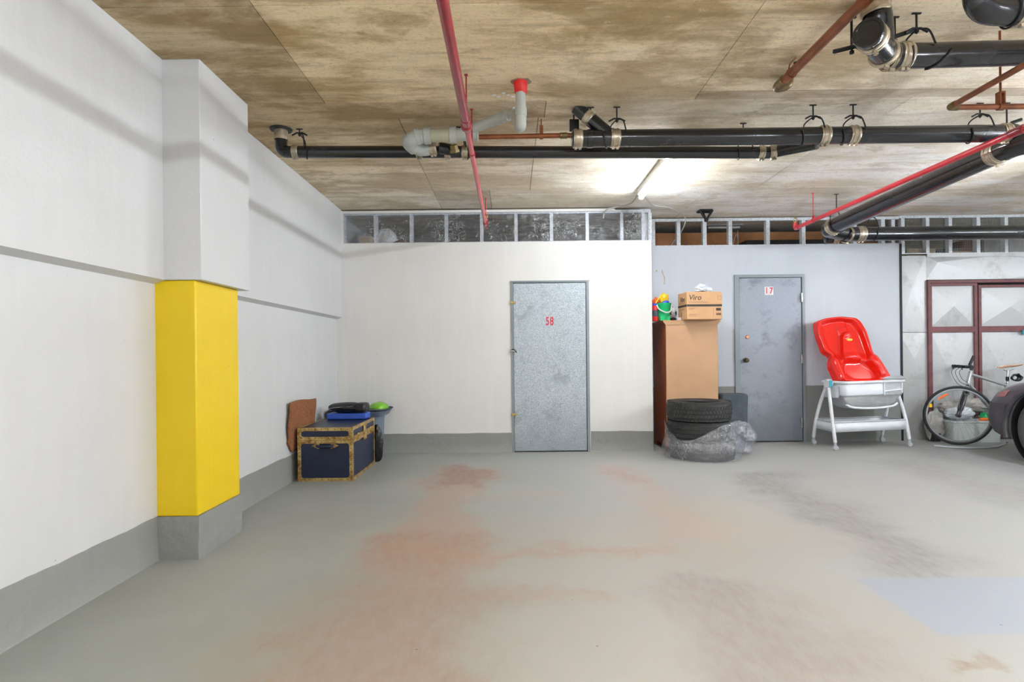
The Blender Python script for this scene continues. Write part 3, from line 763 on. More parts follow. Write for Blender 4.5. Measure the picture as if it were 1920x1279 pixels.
# --- grey plastic waste pipe
G = pipe_thing('grey plastic waste pipe with trap and red sealant at the ceiling', at(900, 240, 3.8), 'waste_pipe')
g0 = onz(976, 153, ZC); X0, Y0 = g0.x, g0.y; zb = at(976, 234, Y0).z; rg = .031
tubeo('drop_pipe', [V(X0, Y0, ZC), V(X0, Y0, zb + .05)], rg, 'pvc', G, 24)
trap = fillet([V(X0, Y0, zb + .08), V(X0, Y0, zb - .03), at(966, 216, 3.64), at(958, 213, 3.75)], .06, 8)
tubeo('trap', trap, rg + .002, 'pvc', G, 24)
bm = BM(); add_lathe(bm, [(rg, 0), (rg + .005, .003), (rg + .005, .05), (rg, .053)], V(X0, Y0, zb + .05), (0,0,1), 24); obj('socket', bm, 'pvc', G)
bm = BM(); add_lathe(bm, [(rg, -.075), (rg + .006, -.07), (rg + .010, -.03), (rg + .012, 0)], V(X0, Y0, ZC), (0,0,1), 24)
for v in bm.verts: v.co += mnoise.noise_vector(v.co * 30) * .008
obj('sealant', bm, 'red_paint', G, label='red sealant collar')
g1 = at(960, 213, 3.75); g2 = at(885, 242, 3.98); g3 = at(862, 251, 4.0)
bm = BM(); add_tube(bm, fillet([g1 + V(.02, -.02, .0), g1, g2, g3], .04), .034, 24); obj('sloping_pipe', bm, 'pvc', G)
dd = (g2 - g1).normalized(); bm = BM(); add_lathe(bm, [(.034, 0), (.039, .002), (.039, .03), (.037, .033), (.037, .045), (.039, .047), (.039, .06), (.034, .062)], g1 + dd * .03, dd, 24); obj('socket', bm, 'pvc', G)
h0 = at(897, 252, 4.0); h1 = at(795, 255, 4.0); rh = .048
dh = (h1 - h0).normalized()
def oH(px): return h0.lerp(h1, (897 - px) / 102)
bm = BM(); add_lathe(bm, [(0, .0), (rh, 0), (rh, .01), (rh - .006, .012), (rh - .006, .1), (rh - .006, .16)], h0, dh, 28); obj('wye_body', bm, 'pvc', G)
bm = BM(); add_lathe(bm, [(rh, 0), (rh + .006, .003), (rh + .006, .045), (rh, .05)], oH(856), dh, 28); obj('socket', bm, 'pvc', G)
bm = BM(); add_tube(bm, [oH(856), oH(806)], rh - .003, 28); obj('short_pipe', bm, 'pvc_clear', G, label='aged yellowish pipe section')
bm = BM(); add_lathe(bm, [(rh, 0), (rh + .007, .003), (rh + .007, .045), (rh, .05)], oH(808), dh, 28); obj('socket', bm, 'pvc', G)
el = fillet([oH(806), at(786, 256, 4.0), at(765, 263, 4.0), at(768, 272, 4.08), at(790, 281, 4.14), at(812, 277, 4.14)], .10, 10)
bm = BM(); add_tube(bm, el, rh, 28); obj('elbow', bm, 'pvc', G)
bm = BM()
for q0, q1 in ((at(787, 255.5, 4.0), at(779, 257.5, 4.0)), (at(772, 273, 4.09), at(778, 277, 4.11))):
    add_lathe(bm, [(rh, 0), (rh + .005, .002), (rh + .005, .03), (rh, .032)], q0, q1 - q0, 28)
obj('elbow_rim', bm, 'pvc', G)
q0, q1 = at(792, 281, 4.14), at(818, 277, 4.14); tubeo('end_piece', [q0, q1], rh * .9, 'pvc_clear', G, 24)
band(G, q0.lerp(q1, .75), q1 - q0, rh * .92, .05)

# --- copper pipe behind
K = pipe_thing('thin dark copper pipe between the grey fitting and the long black pipe', at(980, 256, 4.06), 'copper_pipe')
k0, k1 = at(897, 257, 4.06), at(1070, 254, 4.06); tubeo('pipe', [k0, k1 + (k1 - k0) * .3], .017, 'copper2', K, 16)
bm = BM(); add_lathe(bm, [(.017, 0), (.021, .002), (.021, .05), (.017, .052)], at(1050, 254.5, 4.06), (1, 0, .02), 16); obj('joint', bm, 'solder', K, label='tarnished joint')
q = at(1015, 255.5, 4.06); t = thing('pipe_hanger', 'small copper rod hanger holding the thin dark copper pipe', 'pipe hanger', q, 'hangers on the copper pipes')
bm = BM(); rod(bm, q.x, q.y, q.z + .02, .004, False); obj('rod', bm, 'copper2', t); bm = BM(); add_box(bm, q + V(-.012, -.02, .015), q + V(.012, .02, .07)); add_lathe(bm, [(.018, -.012), (.022, -.012), (.022, .012), (.018, .012)], q, (1, 0, 0), 18); obj('clevis', bm, 'copper2', t)
q = at(1076, 238, 4.0); t = thing('pipe_bracket', 'small black bracket behind the capped end of the long black pipe', 'bracket', q)
boxo('plate', q - V(.03, .01, .03), q + V(.035, .01, .05), 'black_metal', t); boxo('stem', q + V(-.005, -.005, .05), V(q.x + .005, q.y + .005, ZC), 'black_metal', t)

# --- left red sprinkler pipe, running towards the back wall
R1 = pipe_thing('dark red sprinkler pipe running to the back wall above the floor tracks', (-.248, 3.9, 2.48), 'sprinkler_pipe')
zr = 2.48; ratio = .1835; xr = -.248
yc = at(872, 236, 1).z  # unit ray height at the reducer
Yred = (zr - EYE) / ((U(872, 236)[1]) / -F)
x2 = xr - .003
tubeo('pipe', [(xr + .004, -1.0, zr), (xr, Yred, zr)], .0245, 'red_pipe', R1, 22)
tubeo('narrow_pipe', [(xr, Yred, zr), (x2, 5.98, zr)], .0175, 'red_pipe2', R1, 20)
bm = BM(); add_lathe(bm, [(.0245, -.10), (.028, -.098), (.028, -.02), (.034, -.015), (.036, .012), (.030, .03), (.022, .034), (.022, .07), (.0175, .072)], (xr, Yred, zr), (0, 1, 0), 24); obj('reducer', bm, 'red_pipe', R1)
bm = BM(); add_tube(bm, fillet([(x2, 5.94, zr), (x2, 6.05, zr), (x2, 6.05, zr + .06)], .03), .024, 18); obj('elbow', bm, 'red_pipe', R1)
def sprinkler(par, x, y, z, mat='brass'):
    bm = BM(); add_lathe(bm, [(.012, 0), (.014, .01), (.008, .016), (.008, .03)], (x, y, z), (0,0,1), 12)
    for s in (-1, 1): add_tube(bm, catmull([(x + s*.012, y, z + .015), (x + s*.02, y, z + .035), (x + s*.004, y, z + .06)], 4), .004, 6)
    add_lathe(bm, [(0, .06), (.022, .06), (.022, .063), (0, .063)], (x, y, z), (0,0,1), 14)
    return obj('sprinkler_head', bm, mat, par, label='brass sprinkler head')
sprinkler(R1, x2, 6.05, zr + .055)
def thin_hanger(px, py, x, z, label, mat='red_pipe', rr=.0245):
    y = onz(px, py, ZC).y
    t = thing('pipe_hanger', label, 'pipe hanger', (x, y, z), 'red rod hangers on the sprinkler pipes')
    bm = BM(); rod(bm, x, y, z + rr, .0045, False); add_box(bm, (x - .010, y - .010, ZC - .005), (x + .010, y + .010, ZC + .001)); obj('rod', bm, mat, t)
    bm = BM(); add_lathe(bm, [(rr, -.01), (rr + .004, -.01), (rr + .004, .01), (rr, .01)], (x, y, z), (0, 1, 0), 20); add_box(bm, (x - .008, y - .012, z + rr), (x + .008, y + .012, z + rr + .03)); obj('ring', bm, mat, t)
thin_hanger(870, 140, xr, zr, 'red rod hanger nearest the camera on the left sprinkler pipe')
thin_hanger(878, 205, xr, zr, 'short red rod hanger just behind the reducer of the left sprinkler pipe', rr=.0175)
thin_hanger(904, 372, x2, zr, 'red rod hanger at the far end of the left sprinkler pipe', 'red_pipe2', .0175)

# --- right red sprinkler pipe
zq, xq = 2.49, 3.195
R2 = pipe_thing('bright red sprinkler pipe beside the thick black pipe on the right', (xq, 4.7, zq), 'sprinkler_pipe')
tubeo('pipe', [(xq, -1.0, zq), (xq, 6.40, zq)], .021, 'red_pipe2', R2, 20)
bm = BM(); add_lathe(bm, [(.021, -.05), (.027, -.048), (.027, .048), (.021, .05)], (xq, 3.62, zq), (0, 1, 0), 20); obj('coupling', bm, 'red_pipe', R2)
bm = BM(); add_tube(bm, fillet([(xq, 6.36, zq), (xq, 6.44, zq), (xq, 6.44, zq + .06)], .03), .026, 18); obj('elbow', bm, 'red_pipe2', R2)
sprinkler(R2, xq, 6.44, zq + .055)
thin_hanger(1525, 362, xq, zq, 'bright red rod hanger near the far end of the right sprinkler pipe', 'red_pipe2', .021)

# --- thick black pipe running to the back wall, and its fittings
rD = .082
D0 = V(3.47, 6.16, 2.452); D1 = V(3.43, 4.02, 2.505); axD = (D0 - D1).normalized()
P = pipe_thing('thick black drain pipe running towards the back wall on the right', (D0 + D1) / 2)
tubeo('pipe', [D1, D0], rD, 'black_pipe', P, 32)
band(P, D1 + axD * .02, axD, rD, .09); band(P, D0, axD, rD, .08)
n1 = D1 - axD * .14
bm = BM(); add_tube(bm, fillet([D1 + axD * .02, n1, n1 + V(.22, -.16, .0), n1 + V(.9, -.2, .01)], .12, 12), rD, 32); obj('elbow', bm, 'black_pipe', P)
band(P, n1 + V(.30, -.163, .0), (1, -.06, 0), rD, .08)
m0 = A1 - axA * .02
bm = BM(); add_tube(bm, fillet([m0, A1 + axA * .07, n1 + V(.20, .10, .0), n1 + V(.30, -.03, -.0)], .10, 10), .06, 28); obj('junction_branch', bm, 'black_pipe', P)
# far fittings
f1 = D0 + axD * .16
E0 = at(1600, 439, 6.42); E1 = at(1935, 435, 6.42)
bm = BM(); add_tube(bm, fillet([D0 - axD*.01, f1 + V(0, -.02, -.01), E0 + V(-.05, 0, 0), E0 + V(.1, 0, 0)], .10, 10), rD * .98, 32); obj('elbow', bm, 'black_pipe', P)
P2 = pipe_thing('thick black drain pipe running right in front of the wire mesh', (E0 + E1) / 2)
E2 = E0 + (E1 - E0) * 2.2
tubeo('pipe', [E0 + V(.07, 0, 0), E2], .077, 'black_pipe', P2, 30)
band(P2, at(1612, 439, 6.42), E1 - E0, .079, .085); band(P2, at(1588, 441, 6.38), V(1, .35, -.1), .082, .03)
s0 = at(1548, 446, 6.5); bm = BM(); add_tube(bm, [s0, E0 + V(-.02, .06, -.03)], .07, 28); add_lathe(bm, [(0, -.015), (.055, -.012), (.07, 0)], s0, (E0 - s0), 28); obj('cleanout_stub', bm, 'black_pipe', P2)
band(P2, s0.lerp(E0, .36), E0 - s0, .072, .06)
hq = at(1557, 408, 6.16); hook_hanger(0, 0, D0 - axD * .05, axD, rD, 'rod and hook hanger at the far end of the thick diagonal pipe', HG, .05)
hook_hanger(0, 0, at(1632, 439, 6.42), E1 - E0, .078, 'strap hanger on the horizontal thick pipe beside its elbow', HG, -.03, .11)

# --- upper right 4 inch pipe with cleanout
Y8 = 2.83; N0 = at(1668, 106, Y8); N1 = at(1925, 99, Y8); axN = (N1 - N0).normalized()
P = pipe_thing('black drain pipe with round cleanout cap at the upper right', N0)
tubeo('pipe', [N0 + axN*.04, N1 + axN * 1.6], .0585, 'black_pipe', P, 28)
def onN(px): return N0 + axN * ((at(px, 103, Y8).x - N0.x) / axN.x)
band(P, onN(1693), axN, .0585, .055)
cap = at(1627, 60, 2.62); jn = N0 + V(-.015, 0, .0)
cx = (jn - cap).normalized()
bm = BM(); add_tube(bm, fillet([cap + cx * .10, jn - cx * .02, N0 + axN * .05], .05, 10), .0575, 28); obj('bend', bm, 'black_pipe', P)
bm = BM(); add_lathe(bm, [(0, .004), (.05, .004), (.052, 0), (.064, 0), (.066, .006), (.066, .03), (.064, .034), (.058, .036), (.058, .11)], cap, cx, 32); obj('cleanout_cap', bm, 'black_pipe', P, label='round cast cleanout cap')
band(P, cap + cx * .075, cx, .059, .045); band(P, jn - cx * .045, cx, .059, .03); band(P, N0 + axN * .0 , axN + cx * .4, .059, .02)
u0 = V(1.742, 2.73, ZC + .01); u1 = cap.lerp(jn, .72)
bm = BM(); add_tube(bm, fillet([u0, V(u0.x + .02, u0.y, 2.70), u1], .06), .056, 28); obj('inlet_branch', bm, 'black_pipe', P)
band(P, V(u0.x + .003, u0.y, 2.742), (0.1, 0, -1), .057, .055)
bm = BM(); b0, b1 = at(1563, 97, 2.86), at(1712, 57, 2.86)
mid0, mid1 = at(1604, 87, 2.86), at(1668, 72, 2.86)
add_tube(bm, [b0, mid0], .011, 4); add_tube(bm, catmull([mid0, at(1625, 97, 2.75), at(1645, 92, 2.72), at(1655, 78, 2.76), mid1], 6), .008, 6); add_tube(bm, [mid1, b1], .011, 4)
t = thing('pipe_hanger', 'trapeze bar hanger under the round cleanout cap', 'pipe hanger', b0.lerp(b1, .5)); obj('bar', bm, 'black_metal', t)
for p in (at(1597, 93, 2.86), at(1677.5, 72, 2.86)):
    bm = BM(); rod(bm, p.x, p.y, p.z - .02, .006); obj('rod', bm, 'black_metal', t)
    bm = BM(); add_lathe(bm, [(0, -.012), (.012, -.012), (.012, .0), (0, .0)], p + V(0,0,-.008), (0,0,1), 6); obj('nut', bm, 'black_metal', t)
hook_hanger(0, 0, onN(1719), axN, .0585, 'rod and hook hanger on the pipe right of the cleanout cap', HG, .06)
t = thing('pipe_hanger', 'small bent hook under the pipe right of the cleanout cap', 'pipe hanger', onN(1755), HG)
bm = BM(); c = onN(1755); add_tube(bm, [c + V(.03 - k*.008, math.cos(a)*.063, math.sin(a)*.063) for k, a in enumerate([math.radians(x) for x in range(180, 300, 12)])], .005, 8); obj('hook', bm, 'black_metal', t)
# --- trap bend at the top right corner
P = pipe_thing('black trap bend cut by the top right corner', at(1870, 20, 2.35))
p0 = at(1838, 22, 2.35); zt = p0.z
bm = BM(); add_tube(bm, fillet([(p0.x - .005, 2.35, ZC + .01), (p0.x - .005, 2.35, zt + .01), (p0.x + .14, 2.35, zt - .0), (p0.x + .2, 2.35, zt + .01)], .11, 12), .056, 28); obj('bend', bm, 'black_pipe', P)
tubeo('pipe', [(p0.x + .19, 2.35, zt + .01), (p0.x + 1.2, 2.35, zt + .02)], .05, 'black_pipe', P, 28)
band(P, (p0.x + .165, 2.35, zt + .004), (1, 0, .1), .056, .05)
hook_hanger(0, 0, V(p0.x + .14, 2.35, zt + .003), (1, 0, 0), .058, 'hook hanger on the trap bend at the top right corner', HG, .02, .1)

# --- copper pipes on the right
CG = 'hangers on the copper pipes'
K = pipe_thing('copper pipe running towards the camera at the top right, with a green joint', (1.61, 3, 2.71), 'copper_pipe')
xk, zk = 1.615, 2.708
tubeo('pipe', [(xk, -1, zk), (xk, 3.42, zk)], .0255, 'copper', K, 22)
bm = BM(); add_tube(bm, fillet([(xk, 3.40, zk), (xk, 3.47, zk), (xk + .07, 3.47, zk + .02), (xk + .075, 3.47, ZC + .01)], .035), .03, 20); add_lathe(bm, [(.0255, 0), (.031, .003), (.031, .04), (.0255, .043)], (xk, 3.36, zk), (0, 1, 0), 20); obj('elbow', bm, 'solder', K, label='green-brown tarnished elbow')
bm = BM(); add_lathe(bm, [(.0255, 0), (.031, .003), (.031, .07), (.0255, .073)], (xk, 2.62, zk), (0, -1, 0), 20); obj('coupling', bm, 'copper2', K)
q = onz(1487, 108, ZC); t = thing('pipe_hanger', 'wire clip hanger near the end of the thick copper pipe', 'pipe hanger', (xk, q.y, zk), CG)
bm = BM(); add_tube(bm, [(xk - .028, q.y + .02, zk - .01), (xk - .02, q.y + .01, zk + .04), (xk + .01, q.y, ZC)], .004, 6); add_lathe(bm, [(.0265, -.006), (.030, -.006), (.030, .006), (.0265, .006)], (xk, q.y + .03, zk), (0, 1, 0), 18); obj('clip', bm, 'copper2', t)
bm = BM(); add_lathe(bm, [(0, 0), (.016, 0), (.016, .01), (0, .01)], (xk + .012, q.y, zk + .035), (0,0,1), 6); obj('nut', bm, 'black_metal', t)
K = pipe_thing('thin copper pipe turning a sharp corner below the upper right drain pipe', (2.6, 3, 2.386), 'copper_pipe')
xc, zc_ = 2.297, 2.386
tubeo('pipe', fillet([(xc, -1, zc_ + .004), (xc, 3.0, zc_), (5.2, 3.0, zc_ + .004)], .012, 4), .0145, 'copper', K, 18)
bm = BM(); add_tube(bm, fillet([(xc, 2.96, zc_), (xc, 3.0, zc_), (xc + .045, 3.0, zc_)], .015, 6), .0175, 18); obj('elbow', bm, 'solder', K, label='tarnished elbow')
q = onz(1880, 66, ZC); t = thing('pipe_hanger', 'coral-red rod hanger holding the thin copper pipe', 'pipe hanger', (q.x, 3.0, zc_), CG)
xh = at(1876, 196, 3.0).x
bm = BM(); add_tube(bm, [(xh, 3.0, zc_ + .06), (xh, 3.0, ZC)], .0055, 8); obj('rod', bm, 'copper2', t)
bm = BM(); add_box(bm, (xh - .014, 2.985, zc_), (xh - .008, 3.015, zc_ + .075)); add_box(bm, (xh + .008, 2.985, zc_), (xh + .014, 3.015, zc_ + .075)); add_box(bm, (xh - .014, 2.985, zc_ + .065), (xh + .014, 3.015, zc_ + .075)); add_lathe(bm, [(.015, -.014), (.019, -.014), (.019, .014), (.015, .014)], (xh, 3, zc_), (1, 0, 0), 16); obj('clevis', bm, 'copper2', t)

# --- small things on the ceiling
t = thing('ceiling_bracket', 'black triangular metal bracket at the ceiling above the blue wall', 'bracket', at(1323, 405, 6.7))
a0, a1, a2 = at(1312, 394, 6.7), at(1336, 394, 6.7), at(1324, 413, 6.7); a0.z = a1.z = ZC - .012
bm = BM()
for u, v in ((a0, a1), (a1, a2), (a2, a0)): add_tube(bm, [u, v], .014, 4)
add_tube(bm, [a0 + V(0,.1,0), a1 + V(0,.1,0)], .012, 4); add_tube(bm, [a0, a0 + V(0,.1,0)], .01, 4); add_tube(bm, [a1, a1 + V(0,.1,0)], .01, 4); add_tube(bm, [a2, a0.lerp(a1, .5) + V(0,.1,0)], .01, 4)
obj('frame', bm, 'black_metal', t); bm = BM(); add_lathe(bm, [(0, -.03), (.02, -.03), (.022, 0), (.018, .02), (0, .02)], a2, (0, 1, 0), 14); obj('pivot', bm, 'black_metal', t)
p = onz(932, 178, ZC)
bm = BM()
for k in range(7):
    blob(bm, p + V(.03*k - .02, .03 * math.sin(k*2.1), 0), (.014, .010, .006), k, sub=2)
tag(obj('plaster_splashes', bm, 'white_enamel'), 'white plaster splashes on the ceiling left of the red sealant', 'plaster', kind='stuff')
bm = BM(); p = V(X0, Y0, ZC); blob(bm, p, (.06, .045, .010), 3, .4, 3, 3)
tag(obj('mortar_patch', bm, 'plaster'), 'rough grey mortar patch around the red-sealed pipe hole', 'mortar patch')

# ================================================================ FLUORESCENT LIGHTS AND ADDED FILL TUBES
def light(label, x, y0, y1, group='fluorescent tube lights', ZC=ZC):
    t = thing('tube_light', label, 'light', (x, (y0+y1)/2, ZC), group)
    if ZC < 2.77:  # only the added fill tubes hang below the slab
        bm = BM()
        for y in (y0 + .1, y1 - .1): add_tube(bm, [(x, y, ZC - .01), (x, y, 2.78)], .004, 6)
        obj('added_light_chain', bm, 'black_metal', t)
    bm = BM(); add_box(bm, (x - .033, y0, ZC - .055), (x + .033, y1, ZC)); obj('housing', bm, 'white_enamel', t, bevel=.004)
    for y, s in ((y0 + .012, 1), (y1 - .012, -1)):
        bm = BM(); add_box(bm, (x - .02, y - .012, ZC - .105), (x + .02, y + .012, ZC - .05)); add_lathe(bm, [(0, -.02), (.013, -.02), (.015, 0), (.013, .01), (0, .01)], (x, y, ZC - .09), (0, 1, 0), 12); obj('lamp_holder', bm, 'white_enamel', t, bevel=.003)
    bm = BM(); add_lathe(bm, [(0, 0), (.017, .001), (.019, .01), (.019, y1 - y0 - .06), (.017, y1 - y0 - .05), (0, y1 - y0 - .049)], (x, y0 + .025, ZC - .088), (0, 1, 0), 20)
    obj('tube', bm, 'tube', t)
LX = 1.335
light('lit fluorescent tube light on the ceiling above the white wall end', LX, 4.62, 5.86)
light('lit fluorescent tube light on the ceiling behind the camera', LX, .35, 1.59)
light('lit fluorescent tube light further back in the garage', LX, -4.0, -2.76)
light('added unseen fluorescent fill tube on the ceiling behind the camera', LX, -1.9, -.66)  # added out of view to raise the overall brightness
light('added unseen fill tube in front of the parked car row', 4.4, 2.4, 3.64, ZC=2.15)  # this and the hanging tubes below: added, unseen, to brighten the ceiling
light('added unseen fill tube over the corner of the parked car', 5.2, 4.1, 5.34, ZC=2.2)
light('added unseen fill tube above the far side of the parked car', 7.2, 3.3, 4.54, ZC=2.25)
light('added unseen fill tube right of the camera', 3.0, .2, 1.44, ZC=2.2)
light('added unseen fill tube above the tail of the parked car', 5.9, .2, 1.44, ZC=2.42)
light('added unseen fill tube above and behind the camera', -.5, -1.2, .04, ZC=2.42)
light('added unseen fill tube at the far right of the garage', 9.0, 3.0, 4.24, ZC=2.42)
# cables
c0 = V(LX, 5.86, ZC - .02)
tag(tubeo('cable', catmull([c0 + V(-.01, 0, 0), onz(1185, 380, ZC - .005), onz(1160, 387, ZC - .006), at(1140, 392, 6.4), at(1133, 399, 6.53), at(1131, 410, 6.545)], 6), .006, 'cable', None, 8), 'thin grey cable from the tube light to the plastic sheeting', 'cable')
tag(tubeo('cable', catmull([c0 + V(.01, 0, 0), onz(1222, 383, ZC - .008), onz(1252, 389, ZC - .008), onz(1270, 396, ZC - .01), at(1284, 407, 7.0), at(1284, 420, 7.06), at(1275, 438, 7.2), at(1262, 455, 7.3), at(1256, 466, 7.35)], 6), .008, 'cable', None, 8), 'white cable from the tube light down behind the open studs', 'cable')

# ================================================================ THINGS BEHIND THE STUDS
struct(boxo('trim_3', (XU, 6.68, 2.33), (1.5, 7.3, 2.37), 'dark'), 'dark shelf board behind the plastic sheeting', 'shelf')
struct(boxo('trim_4', (4.83, 7.22, 2.22), (9.0, 8.3, 2.26), 'dark'), 'dark shelf board behind the wire mesh', 'shelf')
bm = BM(); p = at(722, 428, 6.95); blob(bm, V(p.x, 6.95, 2.37 + .13), (.155, .11, .14), 4, .12, 1.6, 4, -.125); tag(obj('white_bag', bm, 'white_enamel'), 'white rounded bag seen through the plastic near the left corner', 'bag')
p = at(695, 435, 6.95); tag(boxo('carton', (p.x - .11, 6.82, 2.37), (p.x + .05, 7.0, 2.37 + .16), 'cork', None, .004), 'beige carton left of the white bag behind the plastic', 'box')
bm = BM(); p = at(752, 440, 6.9); blob(bm, V(p.x, 6.92, 2.43), (.14, .1, .07), 9, .2, 2, 3, -.06); tag(obj('bundle', bm, 'maroon'), 'dusky pink bundle right of the white bag behind the plastic', 'bundle')
def dim_fixture(a, b, label):
    a, b = Vector(a), Vector(b)
    t = thing('unlit_tube_light', label, 'light', (a + b) / 2)
    boxo('housing', (a.x, a.y, a.z), (b.x, a.y + .06, a.z + .05), 'grey_plastic', t); tubeo('tube', [(a.x + .03, a.y + .03, a.z - .02), (b.x - .03, a.y + .03, a.z - .02)], .014, 'white_enamel', t, 12)
dim_fixture(at(848, 420, 8.4), at(925, 420, 8.4), 'unlit tube light faintly seen through the plastic sheeting')
dim_fixture(at(1325, 423, 7.5), at(1393, 423, 7.5), 'unlit tube light behind the open studs of the blue wall')
tag(tubeo('hanging_wire', catmull([at(1373, 464, 7.45), at(1378, 445, 7.45), at(1381, 440, 7.45), at(1383, 446, 7.45), at(1384, 464, 7.45), V(at(1384, 464, 7.45).x, 7.45, 0)], 6), .005, 'cable', None, 8), 'thin pale looped wire hanging behind the open studs', 'wire')
bm = BM(); p, q = at(1398, 451, 7.3), at(1560, 447, 7.3)
add_box(bm, (p.x, 7.28, p.z - .35), (q.x, 7.30, p.z)); add_box(bm, (p.x, 7.28, 0), (p.x + .03, 7.55, p.z)); add_box(bm, (q.x - .03, 7.28, 0), (q.x, 7.55, p.z)); add_box(bm, (p.x, 7.53, p.z - .3), (q.x, 7.55, p.z))
t = tag(obj('storage_rack', bm, 'black_metal', smooth=False), 'black storage rack top behind the open studs', 'rack')
for (x0, x1, yt, yb, Y, m, lb, nm) in ((1700, 1729, 466.5, 478, 7.35, 'cork', 'beige carton behind the left end of the wire mesh', 'carton'), (1742, 1754, 466.5, 477, 7.35, 'cork', 'small beige carton behind the wire mesh', 'carton'),
                                       (1806, 1829, 450, 470, 7.5, 'maroon', 'dark red box behind the wire mesh', 'storage_box'), (1786, 1826, 471, 476, 7.32, 'cardboard', 'flat tan carton behind the wire mesh', 'carton'),
                                       (1846, 1881, 448, 475, 7.6, 'grey_plastic', 'pale grey storage box behind the wire mesh', 'storage_box'), (1892, 1925, 448, 474, 7.6, 'white_plastic', 'pale box at the right end behind the wire mesh', 'storage_box')):
    a, b = at(x0, yb, Y), at(x1, yt, Y)
    tag(boxo(nm, (a.x, Y, 2.26), (b.x, Y + .2, b.z), m, None, .004), lb, 'box')
a, b = at(1756, 461, 7.5), at(1800, 461, 7.5); tag(tubeo('rolled_mat', [(a.x, 7.5, 2.26 + .085), (b.x, 7.5, 2.26 + .085)], .085, 'grey_blue', None, 20), 'dark rolled mat behind the wire mesh', 'roll')

# ================================================================ LEFT CORNER: trunk, mat, bin, bags
tx0, tx1, ty0, ty1, th = -1.915, -1.427, 5.154, 5.985, .478
t = thing('footlocker', 'navy blue storage trunk with tarnished brass edges in the left corner', 'trunk', ((tx0+tx1)/2, 5.57, 0))
zs = .368
boxo('body', (tx0 + .004, ty0 + .004, .004), (tx1 - .004, ty1 - .004, zs - .002), 'trunk_blue', t, .004)
lid = boxo('lid', (tx0 + .004, ty0 + .004, zs + .002), (tx1 - .004, ty1 - .004, th - .003), 'trunk_blue', t, .004)
def trim(bm, z0, z1, w=.028, e=.002):
    # brass strips: horizontal rings at z0 and z1 and four posts
    for za, zb in ((z0, z0 + w), (z1 - w, z1)):
        add_box(bm, (tx0 - e, ty0 - e, za), (tx1 + e, ty0 + .003, zb)); add_box(bm, (tx0 - e, ty1 - .003, za), (tx1 + e, ty1 + e, zb))
        add_box(bm, (tx0 - e, ty0, za), (tx0 + .003, ty1, zb)); add_box(bm, (tx1 - .003, ty0, za), (tx1 + e, ty1, zb))
    for x in (0, 1):
        for y in (0, 1):
            xa = tx0 - e if x == 0 else tx1 - w; ya = ty0 - e if y == 0 else ty1 - w
            add_box(bm, (xa, ya + (.0 if y == 0 else w - .003 + e - .002), z0), (xa + w + e, ya + (.004 if y == 0 else w + e), z1))
            add_box(bm, (tx0 - e if x == 0 else tx1 - .002, ya, z0), (tx0 + .002 if x == 0 else tx1 + e, ya + w + e, z1))
bm = BM(); trim(bm, 0.0, zs - .002); add_box(bm, (tx0 - .003, ty0 - .003, 0), (tx1 + .003, ty1 + .003, .006)); obj('edge_trim', bm, 'brass', t, smooth=False, label='tarnished brass edge strips')
bm = BM(); trim(bm, zs + .001, th)
for (xa, xb, ya, yb) in ((tx0 - .002, tx1 + .002, ty0 - .002, ty0 + .012), (tx1 - .012, tx1 + .002, ty0, ty1), (tx0 - .002, tx0 + .012, ty0, ty1), (tx0, tx1, ty1 - .012, ty1 + .002)): add_box(bm, (xa, ya, th - .003), (xb, yb, th + .001))
obj('edge_trim', bm, 'brass', lid, smooth=False, label='tarnished brass edge strips')
for (cx_, cz_, sx, sz) in ((tx0, 0, 1, 1), (tx1, 0, -1, 1), (tx0, zs, 1, -1), (tx1, zs, -1, -1), (tx0, th, 1, -1), (tx1, th, -1, -1), (tx0, zs + .003, 1, 1), (tx1, zs + .003, -1, 1)):
    bm = BM(); pr = [V(cx_ - sx*.003, ty0 - .004, cz_), V(cx_ + sx*.06, ty0 - .004, cz_), V(cx_ + sx*.052, ty0 - .004, cz_ + sz*.03), V(cx_ + sx*.034, ty0 - .004, cz_ + sz*.034), V(cx_ + sx*.03, ty0 - .004, cz_ + sz*.052), V(cx_ - sx*.003, ty0 - .004, cz_ + sz*.058)]
    add_prism(bm, pr, (0, -.002, 0), (0, .004, 0)); obj('corner_plate', bm, 'brass', t, smooth=False, label='brass corner plate')
# rivets
bm = BM()
for k in range(9):
    z = .04 + k * .036
    for x in (tx0 + .013, tx1 - .013): add_lathe(bm, [(0, .003), (.004, .002), (.005, 0)], (x, ty0 - .002, z), (0, -1, 0), 8)
for k in range(8):
    x = tx0 + .04 + k * .058
    for z in (.014, zs - .016, zs + .016, th - .014): add_lathe(bm, [(0, .003), (.004, .002), (.005, 0)], (x, ty0 - .002, z), (0, -1, 0), 8)
obj('rivets', bm, 'darkbrass', t)
# end handle
hz = .318
h = tubeo('handle', catmull([V(-1.745, ty0 - .012, hz), V(-1.72, ty0 - .022, hz - .004), V(-1.67, ty0 - .026, hz - .006), V(-1.62, ty0 - .022, hz - .004), V(-1.595, ty0 - .012, hz)], 5), .014, 'trunk_blue', t, 12, label='navy leather handle')
for s in (-1, 1):
    xm = -1.67 + s * .075; bm = BM()
    add_prism(bm, [V(xm - s*.022, ty0 - .006, hz + .03), V(xm + s*.022, ty0 - .006, hz + .012), V(xm + s*.045, ty0 - .006, hz), V(xm + s*.022, ty0 - .006, hz - .012), V(xm - s*.022, ty0 - .006, hz - .03)], (0, -.006, 0), (0, .008, 0))
    obj('handle_plate', bm, 'brass', h, bevel=.002, label='brass handle plate')
